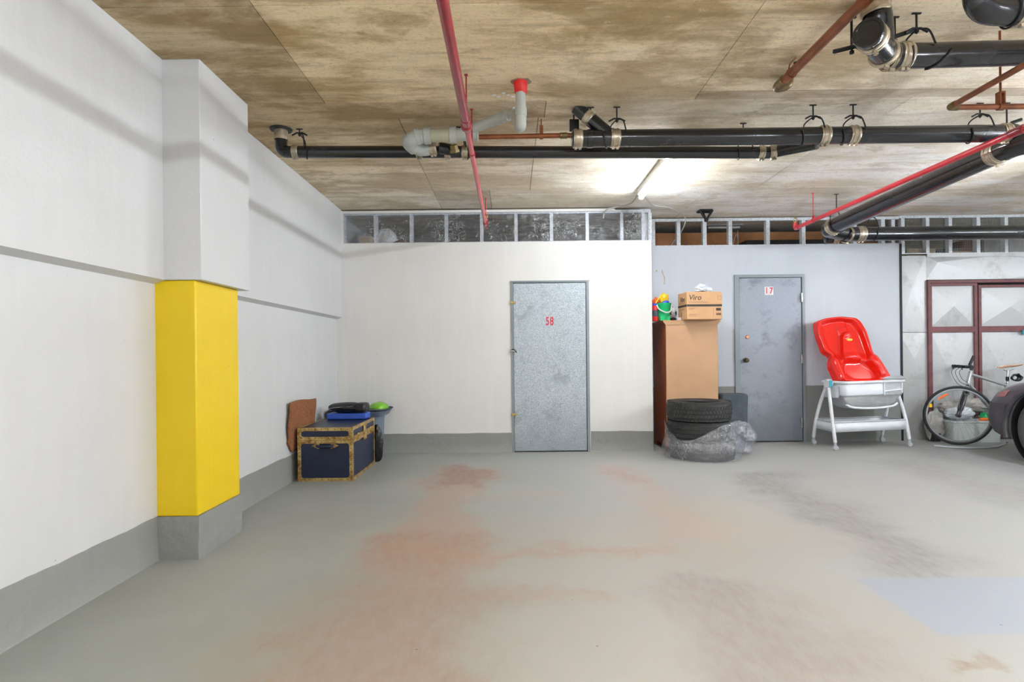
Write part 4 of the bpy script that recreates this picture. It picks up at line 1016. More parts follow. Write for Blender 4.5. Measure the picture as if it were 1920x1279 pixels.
# clasps on the long side
for y, w, z0, z1, nm in ((ty0 + .18, .05, .335, .405, 'clasp'), (ty0 + .42, .07, .31, .462, 'lock_plate'), (ty0 + .66, .05, .335, .405, 'clasp')):
    bm = BM(); add_box(bm, (tx1, y - w/2, z0), (tx1 + .010, y + w/2, z1)); add_box(bm, (tx1 + .010, y - w/3, z0 + .01), (tx1 + .02, y + w/3, (z0 + z1)/2 + .015)); add_tube(bm, [(tx1 + .018, y - w/3, z1 - .012), (tx1 + .018, y + w/3, z1 - .012)], .006, 8)
    obj(nm, bm, 'brass', t, bevel=.002, label='brass ' + nm.replace('_', ' '))
# coir mat pinched between trunk and wall
bm = BM(); n1_, n2_ = 26, 16; g = []
for i in range(n1_ + 1):
    r_ = []
    for j in range(n2_ + 1):
        u, v = i / n1_, j / n2_
        y = 5.05 + u * .66 + .012 * math.sin(v * 9); z = .27 + v * (.44 + .01 * math.sin(u * 5)); 
        cut = max(0, 1 - u / .12) * max(0, 1 - v / .35); z += cut * .09
        x = -1.965 + .022 * v + .02 * math.sin(u * PI) * (1 - v) * .3
        r_.append(bm.verts.new((x, y, z)))
    g.append(r_)
for i in range(n1_):
    for j in range(n2_): bm.faces.new((g[i][j], g[i+1][j], g[i+1][j+1], g[i][j+1]))
tag(obj('door_mat', bm, 'coir', solid=.016), 'brown coir door mat standing between the trunk and left wall', 'door mat')
# storage bin with flared rim
bx, by = -1.66, 6.29
t = thing('storage_bin', 'slate blue plastic bin with a wide dark rim behind the trunk', 'bin', (bx, by, 0))
def rrect(cx, cy, hx, hy, r, z, n=6):
    out = []
    for (sx, sy, a0) in ((1, 1, 0), (-1, 1, 90), (-1, -1, 180), (1, -1, 270)):
        for k in range(n + 1):
            a = math.radians(a0 + 90 * k / n); out.append(V(cx + sx * (hx - r) + r * math.cos(a), cy + sy * (hy - r) + r * math.sin(a), z))
    return out
def loft(bm, rings, cap0=True, cap1=True, close=True):
    R = [[bm.verts.new(p) for p in r] for r in rings]; n = len(R[0])
    for a, b in zip(R, R[1:]):
        for k in range(n if close else n - 1): bm.faces.new((a[k], a[(k+1) % n], b[(k+1) % n], b[k]))
    if cap0: bm.faces.new(R[0][::-1])
    if cap1: bm.faces.new(R[-1])
    return R
bm = BM(); loft(bm, [rrect(bx, by, .215, .17, .04, 0), rrect(bx, by, .24, .19, .05, .46), rrect(bx, by, .25, .2, .05, .46), rrect(bx, by, .25, .2, .05, .475), rrect(bx + .0, by, .24, .19, .04, .475), rrect(bx, by, .225, .175, .04, .05)], True, True)
obj('tub', bm, 'slate', t)
bm = BM(); pts_o = rrect(bx + .02, by + .0, .31, .235, .10, .532); pts_i = rrect(bx + .03, by, .26, .205, .06, .470); 
loft(bm, [pts_i, rrect(bx + .02, by, .295, .225, .09, .505), pts_o, rrect(bx + .02, by, .30, .228, .10, .536), rrect(bx + .03, by, .25, .195, .06, .48)], True, True)
obj('flared_lid', bm, 'slate', t)
bm = BM(); ring = rrect(bx + .02, by, .312, .237, .10, .536, 8); add_tube(bm, ring + [ring[0]], .007, 8, False); obj('rim', bm, 'black_metal', t, label='dark rounded rim')
bm = BM(); gc = V(-1.45, 6.29, .545)
blob(bm, gc + V(0,0,.0), (.105, .13, .07), 2, .05, 1.2, 4, -.003); tag(obj('toy_dome', bm, 'lime'), 'shiny lime green plastic lid lying on the bin', 'plastic lid')
t = boxo('storage_case', (-1.86, 5.78, .479), (-1.46, 5.97, .54), 'blue_plastic', None, .012)
tag(t, 'flat blue plastic case lying across the rear of the trunk lid', 'case')
bm = BM(); c = V(-1.665, 5.87, .592); blob(bm, c, (.20, .12, .055), 6, .10, 1.5, 5, -.05, -.1)
t = thing('bag', 'black nylon bag lying on the flat blue case in the corner', 'bag', (c.x, c.y, .54)); obj('body', bm, 'black_cloth', t)
bm = BM(); add_box(bm, (c.x + .08, c.y - .11, c.z - .045), (c.x + .205, c.y + .08, c.z + .048)); obj('end_panel', bm, 'black_cloth', t, bevel=.028, seg=4) if False else obj('end_panel', bm, 'black_cloth', t, bevel=.028)
tubeo('zip', catmull([V(c.x - .19, c.y - .04, c.z - .01), V(c.x - .1, c.y - .11, c.z + .01), V(c.x + .02, c.y - .118, c.z + .015), V(c.x + .08, c.y - .115, c.z + .02)], 6), .003, 'steel', t, 6, label='silver zip')
bm = BM()
for k in range(14): add_tube(bm, catmull([V(-1.90 + .018*k, 6.05 + .01 * (k % 3), .479), V(-1.898 + .018*k, 6.06, .53), V(-1.885 + .018*k, 6.08, .56 + .01*math.sin(k)), V(-1.86 + .018*k, 6.10, .53)], 4), .0035, 6)
tag(obj('wire_rack', bm, 'black_metal'), 'small dark wire rack behind the trunk by the left wall', 'wire rack')
bm = BM(); blob(bm, V(-1.42, 6.035, .185), (.072, .035, .185), 8, .2, 1.6, 5, -.18, .0, .08)
tag(obj('bin_bag', bm, 'black_bag'), 'shiny black plastic bag standing behind the rear corner of the trunk', 'bag')

# ================================================================ CABINET AND ITS LOAD
cx0, cx1, cy0, cy1, ch = 1.745, 2.335, 6.49, 7.05, 1.48
t = thing('cabinet', 'tall brown cabinet with its tan back panel turned to the camera', 'cabinet', ((cx0+cx1)/2, 6.77, 0))
bm = BM()
for a, b in (((cx0, cy0 + .012, .06), (cx0 + .02, cy1, ch - .04)), ((cx1 - .02, cy0 + .012, .06), (cx1, cy1, ch - .04)), ((cx0, cy1 - .02, .06), (cx1, cy1, ch - .04)), ((cx0, cy0 + .012, .08), (cx1, cy1, .1))): add_box(bm, a, b)
obj('carcass', bm, 'mahogany', t, smooth=False, label='red-brown veneered sides')
boxo('back_panel', (cx0 + .006, cy0, .06), (cx1 - .006, cy0 + .012, ch - .04), 'mdf', t, label='tan hardboard back')
bm = BM(); loft(bm, [[V(cx0 - e, cy0 - .004, z), V(cx1 + e, cy0 - .004, z), V(cx1 + e, cy1 + e, z), V(cx0 - e, cy1 + e, z)] for e, z in ((.0, ch - .052), (.004, ch - .046), (.012, ch - .034), (.026, ch - .022), (.03, ch - .018), (.03, ch))]); obj('top_moulding', bm, 'mahogany', t, bevel=.003)
bm = BM(); add_prism(bm, [V(cx0, cy0 - .006, ch - .052), V(cx1, cy0 - .006, ch - .052), V(cx1 + .012, cy0 - .006, ch - .034), V(cx1 + .026, cy0 - .006, ch - .022), V(cx1 + .03, cy0 - .006, ch), V(cx0 - .03, cy0 - .006, ch), V(cx0 - .026, cy0 - .006, ch - .022), V(cx0 - .012, cy0 - .006, ch - .034)], (0, -.001, 0), (0, .002, 0)); obj('moulding_back', bm, 'mdf', t, smooth=False, label='tan raw back edge of the moulding')
bm = BM()
for x in (cx0, cx1 - .07):
    for y in (cy0 + .012, cy1 - .07): add_prism(bm, [V(x, y, 0), V(x + .07, y, 0), V(x + .07, y, .06), V(x, y, .08)], (0, 0, 0), (0, .06, 0))
obj('feet', bm, 'mahogany', t, smooth=False)
# printed carton
bx0, by0, bw, bd, bh, br = 1.945, 6.35, .40, .27, .305, math.radians(4)
piv = (bx0, by0, 0)
t = thing('cardboard_box', 'printed cardboard box with a black stripe on top of the cabinet', 'box', (bx0 + .2, by0 + .13, ch))
boxo('carton', (bx0, by0, ch), (bx0 + bw, by0 + bd, ch + bh), 'cardboard', t, .004, rot=br, piv=piv)
mr = Matrix.Rotation(br, 3, 'Z')
def fp(u, z, e=.0012): return V(*piv) + mr @ V(u, -e, 0) + V(0, 0, ch + z)
def sp(u, z, e=.0012): return V(*piv) + mr @ V(-e, bd - u, 0) + V(0, 0, ch + z)
FX, SX = mr @ V(1, 0, 0), mr @ V(0, -1, 0)
def patch(bm, f, X, u0, u1, z0, z1):
    N = f(0, 0, .001) - f(0, 0, 0)
    c = [f(u0, z0, .0003), f(u1, z0, .0003), f(u1, z1, .0003), f(u0, z1, .0003)]; add_prism(bm, c, (0,0,0), N)
bm = BM(); patch(bm, fp, FX, 0.002, bw - .002, .142, .166); patch(bm, sp, SX, .002, bd - .002, .142, .166); patch(bm, fp, FX, .33, .385, .095, .125)
for k in range(9): patch(bm, fp, FX, .33 + k*.0065, .333 + k*.0065 + (k % 2)*.001, .045, .07)
obj('printed_stripe', bm, 'card_dark', t, smooth=False, label='black printed stripe and panels')
bm = BM()
for z, a, b in ((.195, .02, .22), (.184, .02, .25), (.125, .02, .12), (.118, .02, .09), (.108, .02, .07), (.055, .03, .12), (.046, .02, .1), (.035, .02, .11)): patch(bm, fp, FX, a, b, z, z + .003)
for a, b, c_, d_ in ((.35, .39, .215, .218), (.35, .39, .258, .261), (.35, .353, .215, .26), (.387, .39, .215, .26), (.30, .302, .03, .13)): patch(bm, fp, FX, a, b, c_, d_)
for z in (.19, .18, .12, .11): patch(bm, sp, SX, .04, .2, z, z + .003)
patch(bm, sp, SX, .1, .12, .04, .09)
obj('printed_lines', bm, 'card_mid', t, smooth=False, label='faint printed lines')
textmesh('brand_text', 'Viro', .082, 'card_dark', t, fp(.09, .24), FX, shear=.22, bold=.0004, label='black printed lettering')
textmesh('brand_text', 'Viro', .078, 'card_dark', t, sp(.14, .225), SX, shear=.22, bold=.0004, label='black printed lettering')
bm = BM(); blob(bm, V(2.13, 6.42, ch + bh + .038), (.065, .05, .046), 5, .35, 2.5, 4, -.027, .2, .3); blob(bm, V(2.20, 6.43, ch + bh + .025), (.05, .04, .028), 7, .3, 2.5, 3, -.022, 0, .3); add_tube(bm, catmull([V(2.14, 6.42, ch + bh + .04), V(2.15, 6.42, ch + bh + .08), V(2.152, 6.42, ch + bh + .088)], 4), .004, 6)
tag(obj('plastic_bag', bm, 'white_bag'), 'crumpled white plastic bag on top of the printed cardboard box', 'bag')
# toys
Yt = 6.60
c = at(1245, 600, Yt); c.z = ch
t = thing('toy_bucket', 'green castle sand bucket with white handle on the cabinet', 'toy bucket', c)
bm = BM(); rings = []
for k, (r, z) in enumerate([(.058, .0), (.06, .012), (.068, .09), (.076, .17), (.082, .178), (.084, .2), (.078, .2), (.07, .17), (.055, .03)]):
    rings.append([V(c.x + math.cos(a) * r, c.y + math.sin(a) * r, c.z + z) for a in [2*PI*i/32 for i in range(32)]])
loft(bm, rings)
for i in range(4):
    a = PI/4 + i * PI/2; add_box(bm, V(c.x + math.cos(a)*.05 - .02, c.y + math.sin(a)*.05 - .02, c.z), V(c.x + math.cos(a)*.05 + .02, c.y + math.sin(a)*.05 + .02, c.z + .05))
obj('bucket', bm, 'green', t)
tubeo('handle', catmull([c + V(-.084, -.01, .185), c + V(-.07, -.06, .13), c + V(0, -.09, .09), c + V(.06, -.07, .11), c + V(.084, -.01, .185)], 6), .007, 'white_plastic', t, 10, label='white handle')
p = at(1229, 600, Yt + .01); p.z = ch
t = thing('drink_bottle', 'dark red patterned bottle left of the green bucket', 'bottle', p)
bm = BM(); add_lathe(bm, [(0, 0), (.034, 0), (.037, .01), (.037, .16), (.03, .175), (0, .175)], p, (0,0,1), 20); obj('body', bm, 'red_toy', t)
bm = BM(); add_lathe(bm, [(.037, .05), (.0375, .052), (.0375, .12), (.037, .122)], p, (0,0,1), 20); obj('label_band', bm, 'grey_blue', t); bm = BM(); add_lathe(bm, [(0, .2), (.03, .2), (.032, .175), (0, .175)], p, (0,0,1), 20); obj('cap', bm, 'blue_toy', t)
p = at(1229, 566, Yt + .10)
bm = BM(); add_lathe(bm, [(0, 0), (.05, .0), (.055, .05), (.05, .12), (0, .12)], V(p.x, p.y, ch), (0,0,1), 16); blob(bm, V(p.x + .005, p.y, ch + .2), (.055, .045, .075), 4, .25, 2, 3)
tag(obj('toy_figure', bm, 'orange'), 'orange toy standing behind the dark red bottle', 'toy')
bm = BM(); blob(bm, V(p.x - .01, p.y - .06, ch + .20), (.03, .03, .035), 3, .1, 2, 3); add_tube(bm, [(p.x - .01, p.y - .06, ch + .0), (p.x - .01, p.y - .06, ch + .19)], .012, 8); tag(obj('toy_rattle', bm, 'red_toy'), 'small red ball-ended toy by the orange toy', 'toy')
t = thing('toy_spade', 'yellow plastic scoop sticking out of the green bucket', 'toy', c + V(0, 0, .1))
tubeo('handle', catmull([c + V(-.11, .0, .12), c + V(-.10, .0, .18), c + V(-.07, .0, .24), c + V(-.03, .0, .275), c + V(.0, .0, .28)], 6), .008, 'yellow_toy', t, 10)
bm = BM(); blob(bm, c + V(.0, .0, .255), (.055, .05, .06), 6, .2, 2, 4); obj('scoop', bm, 'yellow_toy', t)
bm = BM(); blob(bm, c + V(.015, -.02, .195), (.05, .04, .04), 8, .12, 2, 3); tag(obj('toy_ball', bm, 'blue_toy'), 'blue and white toy inside the green bucket', 'toy')
# football
fc = V(at(1254, 588, Yt + .16).x, Yt + .17, ch + .095)
t = thing('football', 'white football with black patches behind the green bucket', 'ball', (fc.x, fc.y, ch))
bm = BM(); bmesh.ops.create_uvsphere(bm, u_segments=32, v_segments=20, radius=.095)
for v in bm.verts: v.co += fc
obj('ball', bm, 'white_plastic', t)
ph = (1 + 5 ** .5) / 2
for k, d_ in enumerate([(0, s1_, s2_ * ph) for s1_ in (-1, 1) for s2_ in (-1, 1)] + [(s1_, s2_ * ph, 0) for s1_ in (-1, 1) for s2_ in (-1, 1)] + [(s1_ * ph, 0, s2_) for s1_ in (-1, 1) for s2_ in (-1, 1)]):
    bm = BM(); add_lathe(bm, [(0, .0965), (.018, .095), (.034, .0895), (.033, .088)], fc, Matrix.Rotation(.35, 3, 'Z') @ V(*d_), 5); obj('black_patch', bm, 'bike_black', t, smooth=False)
p = V(1.885, 6.53, ch); tag(boxo('small_box', p, p + V(.05, .05, .032), 'white_plastic', None, .003), 'tiny white box beside the football on the cabinet', 'box')
bm = BM(); blob(bm, V(1.85, 6.56, ch + .018), (.035, .03, .018), 3, .2, 2, 3, -.017); tag(obj('dark_cloth', bm, 'black_cloth'), 'small black scrap between the green bucket and the tiny white box', 'cloth')
# tan drip stains on the blue wall above
bm = BM()
for (px, py, r) in ((1231, 508, .012),): add_lathe(bm, [(0, .001), (r, .001), (r, 0)], at(px, py, YR), (0, -1, 0), 12)
add_tube(bm, catmull([at(1241, 506, YR), at(1243, 514, YR), at(1246, 522, YR), at(1245, 533, YR)], 5), [.003 + .007 * abs(math.sin(k * .5)) for k in range(16)], 6)
for v in bm.verts: v.co.y = YR - .001 + (v.co.y - YR) * .05
tag(obj('wall_stain', bm, 'stain'), 'tan drip stain on the pale blue wall above the toys', 'stain')

# ================================================================ TIRES
def tire(label, c, R=.335, r=.215, w=.2, seed=0, chunky=False):
    c = Vector(c)
    t = thing('stacked_tire', label, 'tire', c, 'tires stacked in front of the cabinet')
    hw = w / 2
    prof = [(r, hw - .03), (r + .012, hw - .012), (r + .05, hw + .0), (R - .05, hw), (R - .018, hw - .012), (R - .006, hw - .03), (R - .006, -hw + .03), (R - .018, -hw + .012), (R - .05, -hw), (r + .05, -hw), (r + .012, -hw + .012), (r, -hw + .03), (r + .018, -hw + .035), (R - .03, -hw + .04), (R - .03, hw - .04), (r + .018, hw - .035)]
    bm = BM(); add_lathe(bm, prof, c + V(0, 0, hw), (0,0,1), 72, closed=True); obj('carcass', bm, 'rubber', t)
    bm = BM(); n = 56
    zs_ = [-.080, -.042, 0, .042, .080]
    for row, z in enumerate(zs_):
        z = z * w / .2; h_ = .016 * w / .2
        for k in range(n):
            a0 = 2*PI*(k + .5 * (row % 2)) / n; a1 = a0 + 2*PI/n * .86
            sk = .03 * (1 if row % 2 else -1) * (2.2 if chunky else .6)
            ro = R if abs(z) < .07 * w / .2 else R - .010
            ps = []
            for rr in (R - .012, ro):
                for (a, zz, s) in ((a0, z - h_, -sk), (a1, z - h_, -sk), (a1, z + h_, sk), (a0, z + h_, sk)):
                    ps.append(bm.verts.new(c + V(math.cos(a + s) * rr, math.sin(a + s) * rr, hw + zz)))
            for f in ((4,5,6,7), (0,1,5,4), (1,2,6,5), (2,3,7,6), (3,0,4,7)): bm.faces.new([ps[i] for i in f])
    o = obj('tread', bm, 'tread', t, smooth=False); o.rotation_euler = (0, 0, seed * .7)
    return t
TX, TY = 2.005, 6.14
tire('bare black tire on top of the stack beside the cabinet', (TX - .01, TY, .405), w=.2, seed=0)
tire('chunky tire in the middle of the stack, half wrapped in plastic', (TX - .015, TY + .01, .2), R=.325, w=.2, seed=1, chunky=True)
tire('lowest tire of the stack, fully inside the clear plastic', (TX + .02, TY, .0), w=.195, seed=2)
# clear bag slumped around the lower tires
bm = BM(); n = 150; rings = []
for j in range(26):
    v = j / 25; z = .004 + v * .40
    ring_ = []
    for i in range(n):
        a = 2*PI*i/n
        ca, sa = math.cos(a), math.sin(a)
        r_ = .352 + .03 * math.exp(-((v - .30) / .18) ** 2) * 1.0
        r_ += .05 * max(0, math.cos(a + .3)) * (1 - v * .5)
        q = V(ca * 2.2, sa * 2.2, z * 7)
        r_ += .022 * abs(mnoise.noise(q * 1.3)) + .012 * abs(mnoise.noise(q * 3.1)) + .006 * mnoise.noise(q * 8)
        zz = z
        # the front left is torn down, baring the middle tire
        tear = max(0, math.cos(a - math.radians(228))) ** 3
        if v > .45: zz = z - (v - .45) * .40 * tear * .85
        ring_.append(V(TX + ca * r_, min(6.482, TY + sa * r_), max(.004, zz)))
    rings.append(ring_)
loft(bm, rings, False, False)
tag(obj('plastic_bag', bm, 'film_bag', angle=180), 'torn clear plastic bag wrapped around the two lower tires', 'plastic bag')
bm = BM(); blob(bm, V(2.51, 6.33, .17), (.15, .15, .17), 11, .3, 1.9, 5, -.165, 0, .12)
tag(obj('plastic_bag', bm, 'film_bag', angle=180), 'bunched clear plastic bag on the floor right of the tires', 'plastic bag')
bm = BM(); a, b = at(1345, 790, 6.75), at(1402, 738, 6.75)
rg_ = [rrect((a.x+b.x)/2, 6.78, .17 + e, .10, .05, z) for e, z in ((-.03, .0), (-.02, .2), (.0, .42), (.005, .60), (-.02, .625))]
for r_ in rg_:
    for p in r_: p.x += .012 * math.sin(p.z * 14 + p.y * 9); p.y += .01 * math.sin(p.z * 11 + p.x * 17)
loft(bm, rg_); tag(obj('folded_fabric', bm, 'grey_blue', bevel=.01), 'dark slate folded fabric bundle standing behind the tires', 'fabric bundle')

# ================================================================ PLAYARD STAND WITH RED SEAT
LF, LB, RF, RB = V(3.615, 6.44, 0), V(3.60, 6.87, 0), V(4.575, 6.63, 0), V(4.50, 7.0, 0)
topL, topR = V(3.64, 6.62, .74), V(4.50, 6.80, .75)
t = thing('changing_stand', 'white folding baby bassinet stand on casters below the red seat', 'baby stand', V(4.07, 6.75, 0))
for nm, foot, top in (('front left', LF, topL), ('back left', LB, topL), ('front right', RF, topR), ('back right', RB, topR)):
    out = 1 if 'right' in nm else -1
    mid = foot.lerp(top, .55) + (foot - top) * V(0, .16, 0) * 1.0 + V(.025 * out, 0, 0)
    f_ = foot + V(0, 0, .09)
    lg = tubeo('leg', catmull([f_, f_.lerp(top, .3) + V(.012*out, (foot.y - top.y) * .10, 0), f_.lerp(top, .65) + V(.012*out, (foot.y - top.y) * .12, 0), top + V(.0, (foot.y - top.y) * .05, .0)], 8), .019, 'white_plastic', t, 14)
    bm = BM(); add_tube(bm, [foot + V(0, 0, .045), foot + V(0, 0, .11)], .014, 10); add_box(bm, foot + V(-.02, -.012, .04), foot + V(.014, .012, .062)); obj('caster_fork', bm, 'grey_plastic', lg)
    bm = BM(); add_lathe(bm, [(0, -.016), (.02, -.016), (.028, -.008), (.028, .008), (.02, .016), (0, .016)], foot + V(.006, 0, .028), (.3, 1, 0), 18); obj('caster', bm, 'grey_plastic', lg)
for tp, s in ((topL, -1), (topR, 1)):
    bm = BM(); add_lathe(bm, [(0, -.03), (.045, -.03), (.052, -.02), (.052, .02), (.045, .03), (0, .03)], tp + V(0, -.01, .0), (1, 0.15, 0), 24)
    hb = obj('hinge_hub', bm, 'white_plastic', t, bevel=.004)
    if s < 0:
        bm = BM(); add_box(bm, tp + V(-.02, -.066, -.035), tp + V(.015, -.058, .04)); obj('sticker', bm, 'teal', hb, label='teal sticker')
XA = (topR - topL).normalized(); YA = V(-XA.y, XA.x, 0)
def BP(u, v, z): return topL + XA * u + YA * v + V(0, 0, z - topL.z)     # u along, v depth, z absolute
LU = (topR - topL).length
def brect(u0, u1, v0, v1, z, r=.05, n=6, z1=None):
    out = []
    for (cu, cv, a0) in ((u1 - r, v1 - r, 0), (u0 + r, v1 - r, 90), (u0 + r, v0 + r, 180), (u1 - r, v0 + r, 270)):
        for k in range(n + 1):
            a = math.radians(a0 + 90 * k / n); out.append(BP(cu + r * math.cos(a), cv + r * math.sin(a), z))
    return out
rim = brect(.05, LU - .02, -.20, .17, .755)
bm = BM(); add_tube(bm, rim + [rim[0]], .017, 12, False); obj('basket_rim', bm, 'white_plastic', t)
bm = BM(); loft(bm, [brect(.055, LU - .025, -.195, .165, .75), brect(.06, LU - .03, -.195, .165, .62), brect(.07, LU - .045, -.185, .155, .60)], False, False); bk = obj('basket_side', bm, 'fabric', t, solid=.004, label='white fabric basket sides')
bm = BM(); loft(bm, [brect(.07, LU - .045, -.185, .155, .60), brect(.12, LU - .10, -.15, .12, .50), brect(.20, LU - .20, -.12, .10, .455)], False, True); obj('basket_bottom', bm, 'net', t, solid=.003, label='grey-white netting bottom')
bm = BM(); add_tube(bm, catmull([BP(.10, -.16, .505), BP(.2, -.165, .47), BP(.45, -.17, .455), BP(.7, -.165, .468), BP(.78, -.16, .50)], 6), .012, 8); obj('sag_bar', bm, 'white_plastic', t)
bm = BM()
for (u0, u1, v, z0, z1) in ((.56, .80, -.205, .60, .74),): loft(bm, [[BP(u0, v, z), BP(u1, v - .0, z), BP(u1, v + .012, z), BP(u0, v + .012, z)] for z in (z0, z1)])
pk = obj('pocket', bm, 'net', t, smooth=False, label='net pocket on the right side')
bm = BM(); add_tube(bm, [BP(.56, -.208, .60), BP(.56, -.208, .75)], .006, 6); add_tube(bm, [BP(.56, -.208, .645), BP(.80, -.208, .66)], .008, 6); obj('pocket_trim', bm, 'fabric', pk)
bm = BM(); q = brect(.005, .07, -.12, .09, .62, .03); loft(bm, [brect(.0, .06, -.12, .09, z, .028) for z in (.58, .72)]); obj('end_pad', bm, 'grey_plastic', t, bevel=.008)
# lower storage shelf
S = [LF + V(.005, .03, 0), RF + V(-.015, .03, 0), RB + V(-.01, -.02, 0), LB + V(.01, -.02, 0)]
bm = BM()
for i in range(4):
    p, q = S[i], S[(i+1) % 4]
    sagz = .012
    n = (q - p).normalized().cross(V(0,0,1)) * .004
    N = 12
    for k in range(N):
        a_, b_ = p.lerp(q, k/N), p.lerp(q, (k+1)/N); s0_, s1_ = sagz * math.sin(PI*k/N), sagz * math.sin(PI*(k+1)/N)
        vs = [bm.verts.new(x) for x in (a_ + V(0,0,.20), b_ + V(0,0,.20), b_ + V(0,0,.315 - s1_), a_ + V(0,0,.315 - s0_))]; bm.faces.new(vs)
bm.faces.new([bm.verts.new(p + V(0,0,.205)) for p in S])
bmesh.ops.remove_doubles(bm, verts=bm.verts, dist=.0005)
obj('lower_shelf', bm, 'fabric', t, solid=.006, label='white fabric storage shelf')
bm = BM()
for i in range(4): add_tube(bm, [S[i] + V(0,0,.31), S[(i+1) % 4] + V(0,0,.31)], .010, 8)
obj('shelf_frame', bm, 'grey_plastic', t)

# red moulded child seat leaning on the wall
out_px = [(200,190),(262,168),(330,158),(400,153),(460,158),(520,165),(560,190),(588,230),(612,275),(640,370),(662,442),(690,462),(725,505),(760,560),(790,610),(802,642),(760,662),(700,675),(560,688),(460,686),(365,680),(338,640),(318,595),(302,560),(300,520),(306,475),(280,455),(250,432),(228,375),(205,310),(192,250),(190,215)]
zb_, zt_ = 690, 153
def seatP(zx, zy, h=0.0):
    px, py = 1480 + zx / 4.262, 560 + zy / 4.262
    s = (zb_ - zy) / (zb_ - zt_)
    Y = 6.62 + .36 * s
    p = at(px, py, Y)
    return p + V(-.15, -1.0, .35).normalized() * h
outl = catmull([V(x, y, 0) for x, y in out_px], 5, True)
SP0, SP1 = V(575, 590, 0), V(385, 260, 0)
def nearest(p):
    d_ = SP1 - SP0; s = max(0, min(1, (p - SP0).dot(d_) / d_.length_squared)); return SP0 + d_ * s
def seg_d(p, a, b):
    d_ = b - a; s = max(0, min(1, (p - a).dot(d_) / d_.length_squared)); return (p - (a + d_ * s)).length, s
def sst(x, a, b):
    k = max(0, min(1, (x - a) / (b - a))); return k * k * (3 - 2 * k)
def seat_h(p, s):
    """height above the back plane; s 0 rim .. 1 spine"""
    h = .075 * sst(s, 0, .10)                       # rolled rim
    backr = 1 - sst(p.y, 440, 520)                    # 1 in the backrest
    h -= .07 * sst(s, .18, .38) * backr
    # seat pan: deep hollow between the side bolsters
    d, q = seg_d(p, V(500, 560, 0), V(600, 620, 0)); 
    h -= .07 * (1 - sst(d, 60, 110)) * (1 - backr)
    d2, q2 = seg_d(p, V(340, 520, 0), V(390, 640, 0)); d3, q3 = seg_d(p, V(640, 490, 0), V(720, 610, 0))
    h += .045 * (1 - sst(min(d2, d3), 12, 48)) * sst(s, .05, .25)
    # front lip
    h += .02 * sst(p.y, 640, 670) * sst(s, .0, .2)
    # raised central back panel
    d, q = seg_d(p, V(482, 500, 0), V(450, 320, 0)); wq = 36 + 30 * (1 - q); h += .06 * (1 - sst(d, wq, wq + 13)) * (1 - sst(p.y, 495, 520))
    d, q = seg_d(p, V(430, 290, 0), V(400, 190, 0)); h += .018 * (1 - sst(d, 30, 42)) * sst(s, .1, .3)
    return h
c = seatP(560, 688)
t = thing('child_seat', 'glossy red moulded child seat leaning on the wall above the stand', 'child seat', (c.x, c.y, .76))
bm = BM(); rings = []
NR = 44
for k in range(NR):
    s = k / (NR - 1); s = s ** 1.2
    rings.append([seatP(*(p.lerp(nearest(p), s)).xy, seat_h(p.lerp(nearest(p), s), s)) for p in outl])
back = [seatP(p.x + (nearest(p).x - p.x) * .04, p.y + (nearest(p).y - p.y) * .04, -.03) for p in outl]
loft(bm, [back] + rings, True, False)
bmesh.ops.remove_doubles(bm, verts=bm.verts, dist=.0015)
obj('shell', bm, 'seat_red', t, angle=80)
bm = BM(); lc = seatP(462, 345, .07); add_lathe(bm, [(0, .006), (.014, .006), (.016, 0)], (0,0,0), (-.15, -1, .35), 24)
for v in bm.verts: v.co = V(v.co.x * 2.2, v.co.y, v.co.z) + lc
obj('oval_label', bm, 'seat_label', t, label='yellow-green oval label')
bm = BM(); 
for zx in (345, 372): add_box(bm, seatP(zx, 172, .05) - V(.012, .01, .012), seatP(zx, 172, .05) + V(.012, .01, .014))
obj('harness_slot', bm, 'bike_black', t, label='black harness clips')
for a_, b_ in (((385, 248), (430, 250)), ((398, 302), (486, 298))):
    bm = BM(); add_tube(bm, [seatP(*a_, .062), seatP(*b_, .062)], .004, 6); obj('slot', bm, 'red_paint', t)
# grey wipe-clean tray lying at the basket's right end
bm = BM(); q = BP(.70, -.13, .772); loft(bm, [rrect(q.x, q.y, .13, .07, .03, q.z), rrect(q.x + .01, q.y, .14, .08, .03, q.z + .02), rrect(q.x + .02, q.y + .01, .11, .05, .03, q.z + .045)])
tag(obj('clip_tray', bm, 'grey_plastic', bevel=.004), 'pale grey plastic clip tray at the right end of the stand', 'tray')

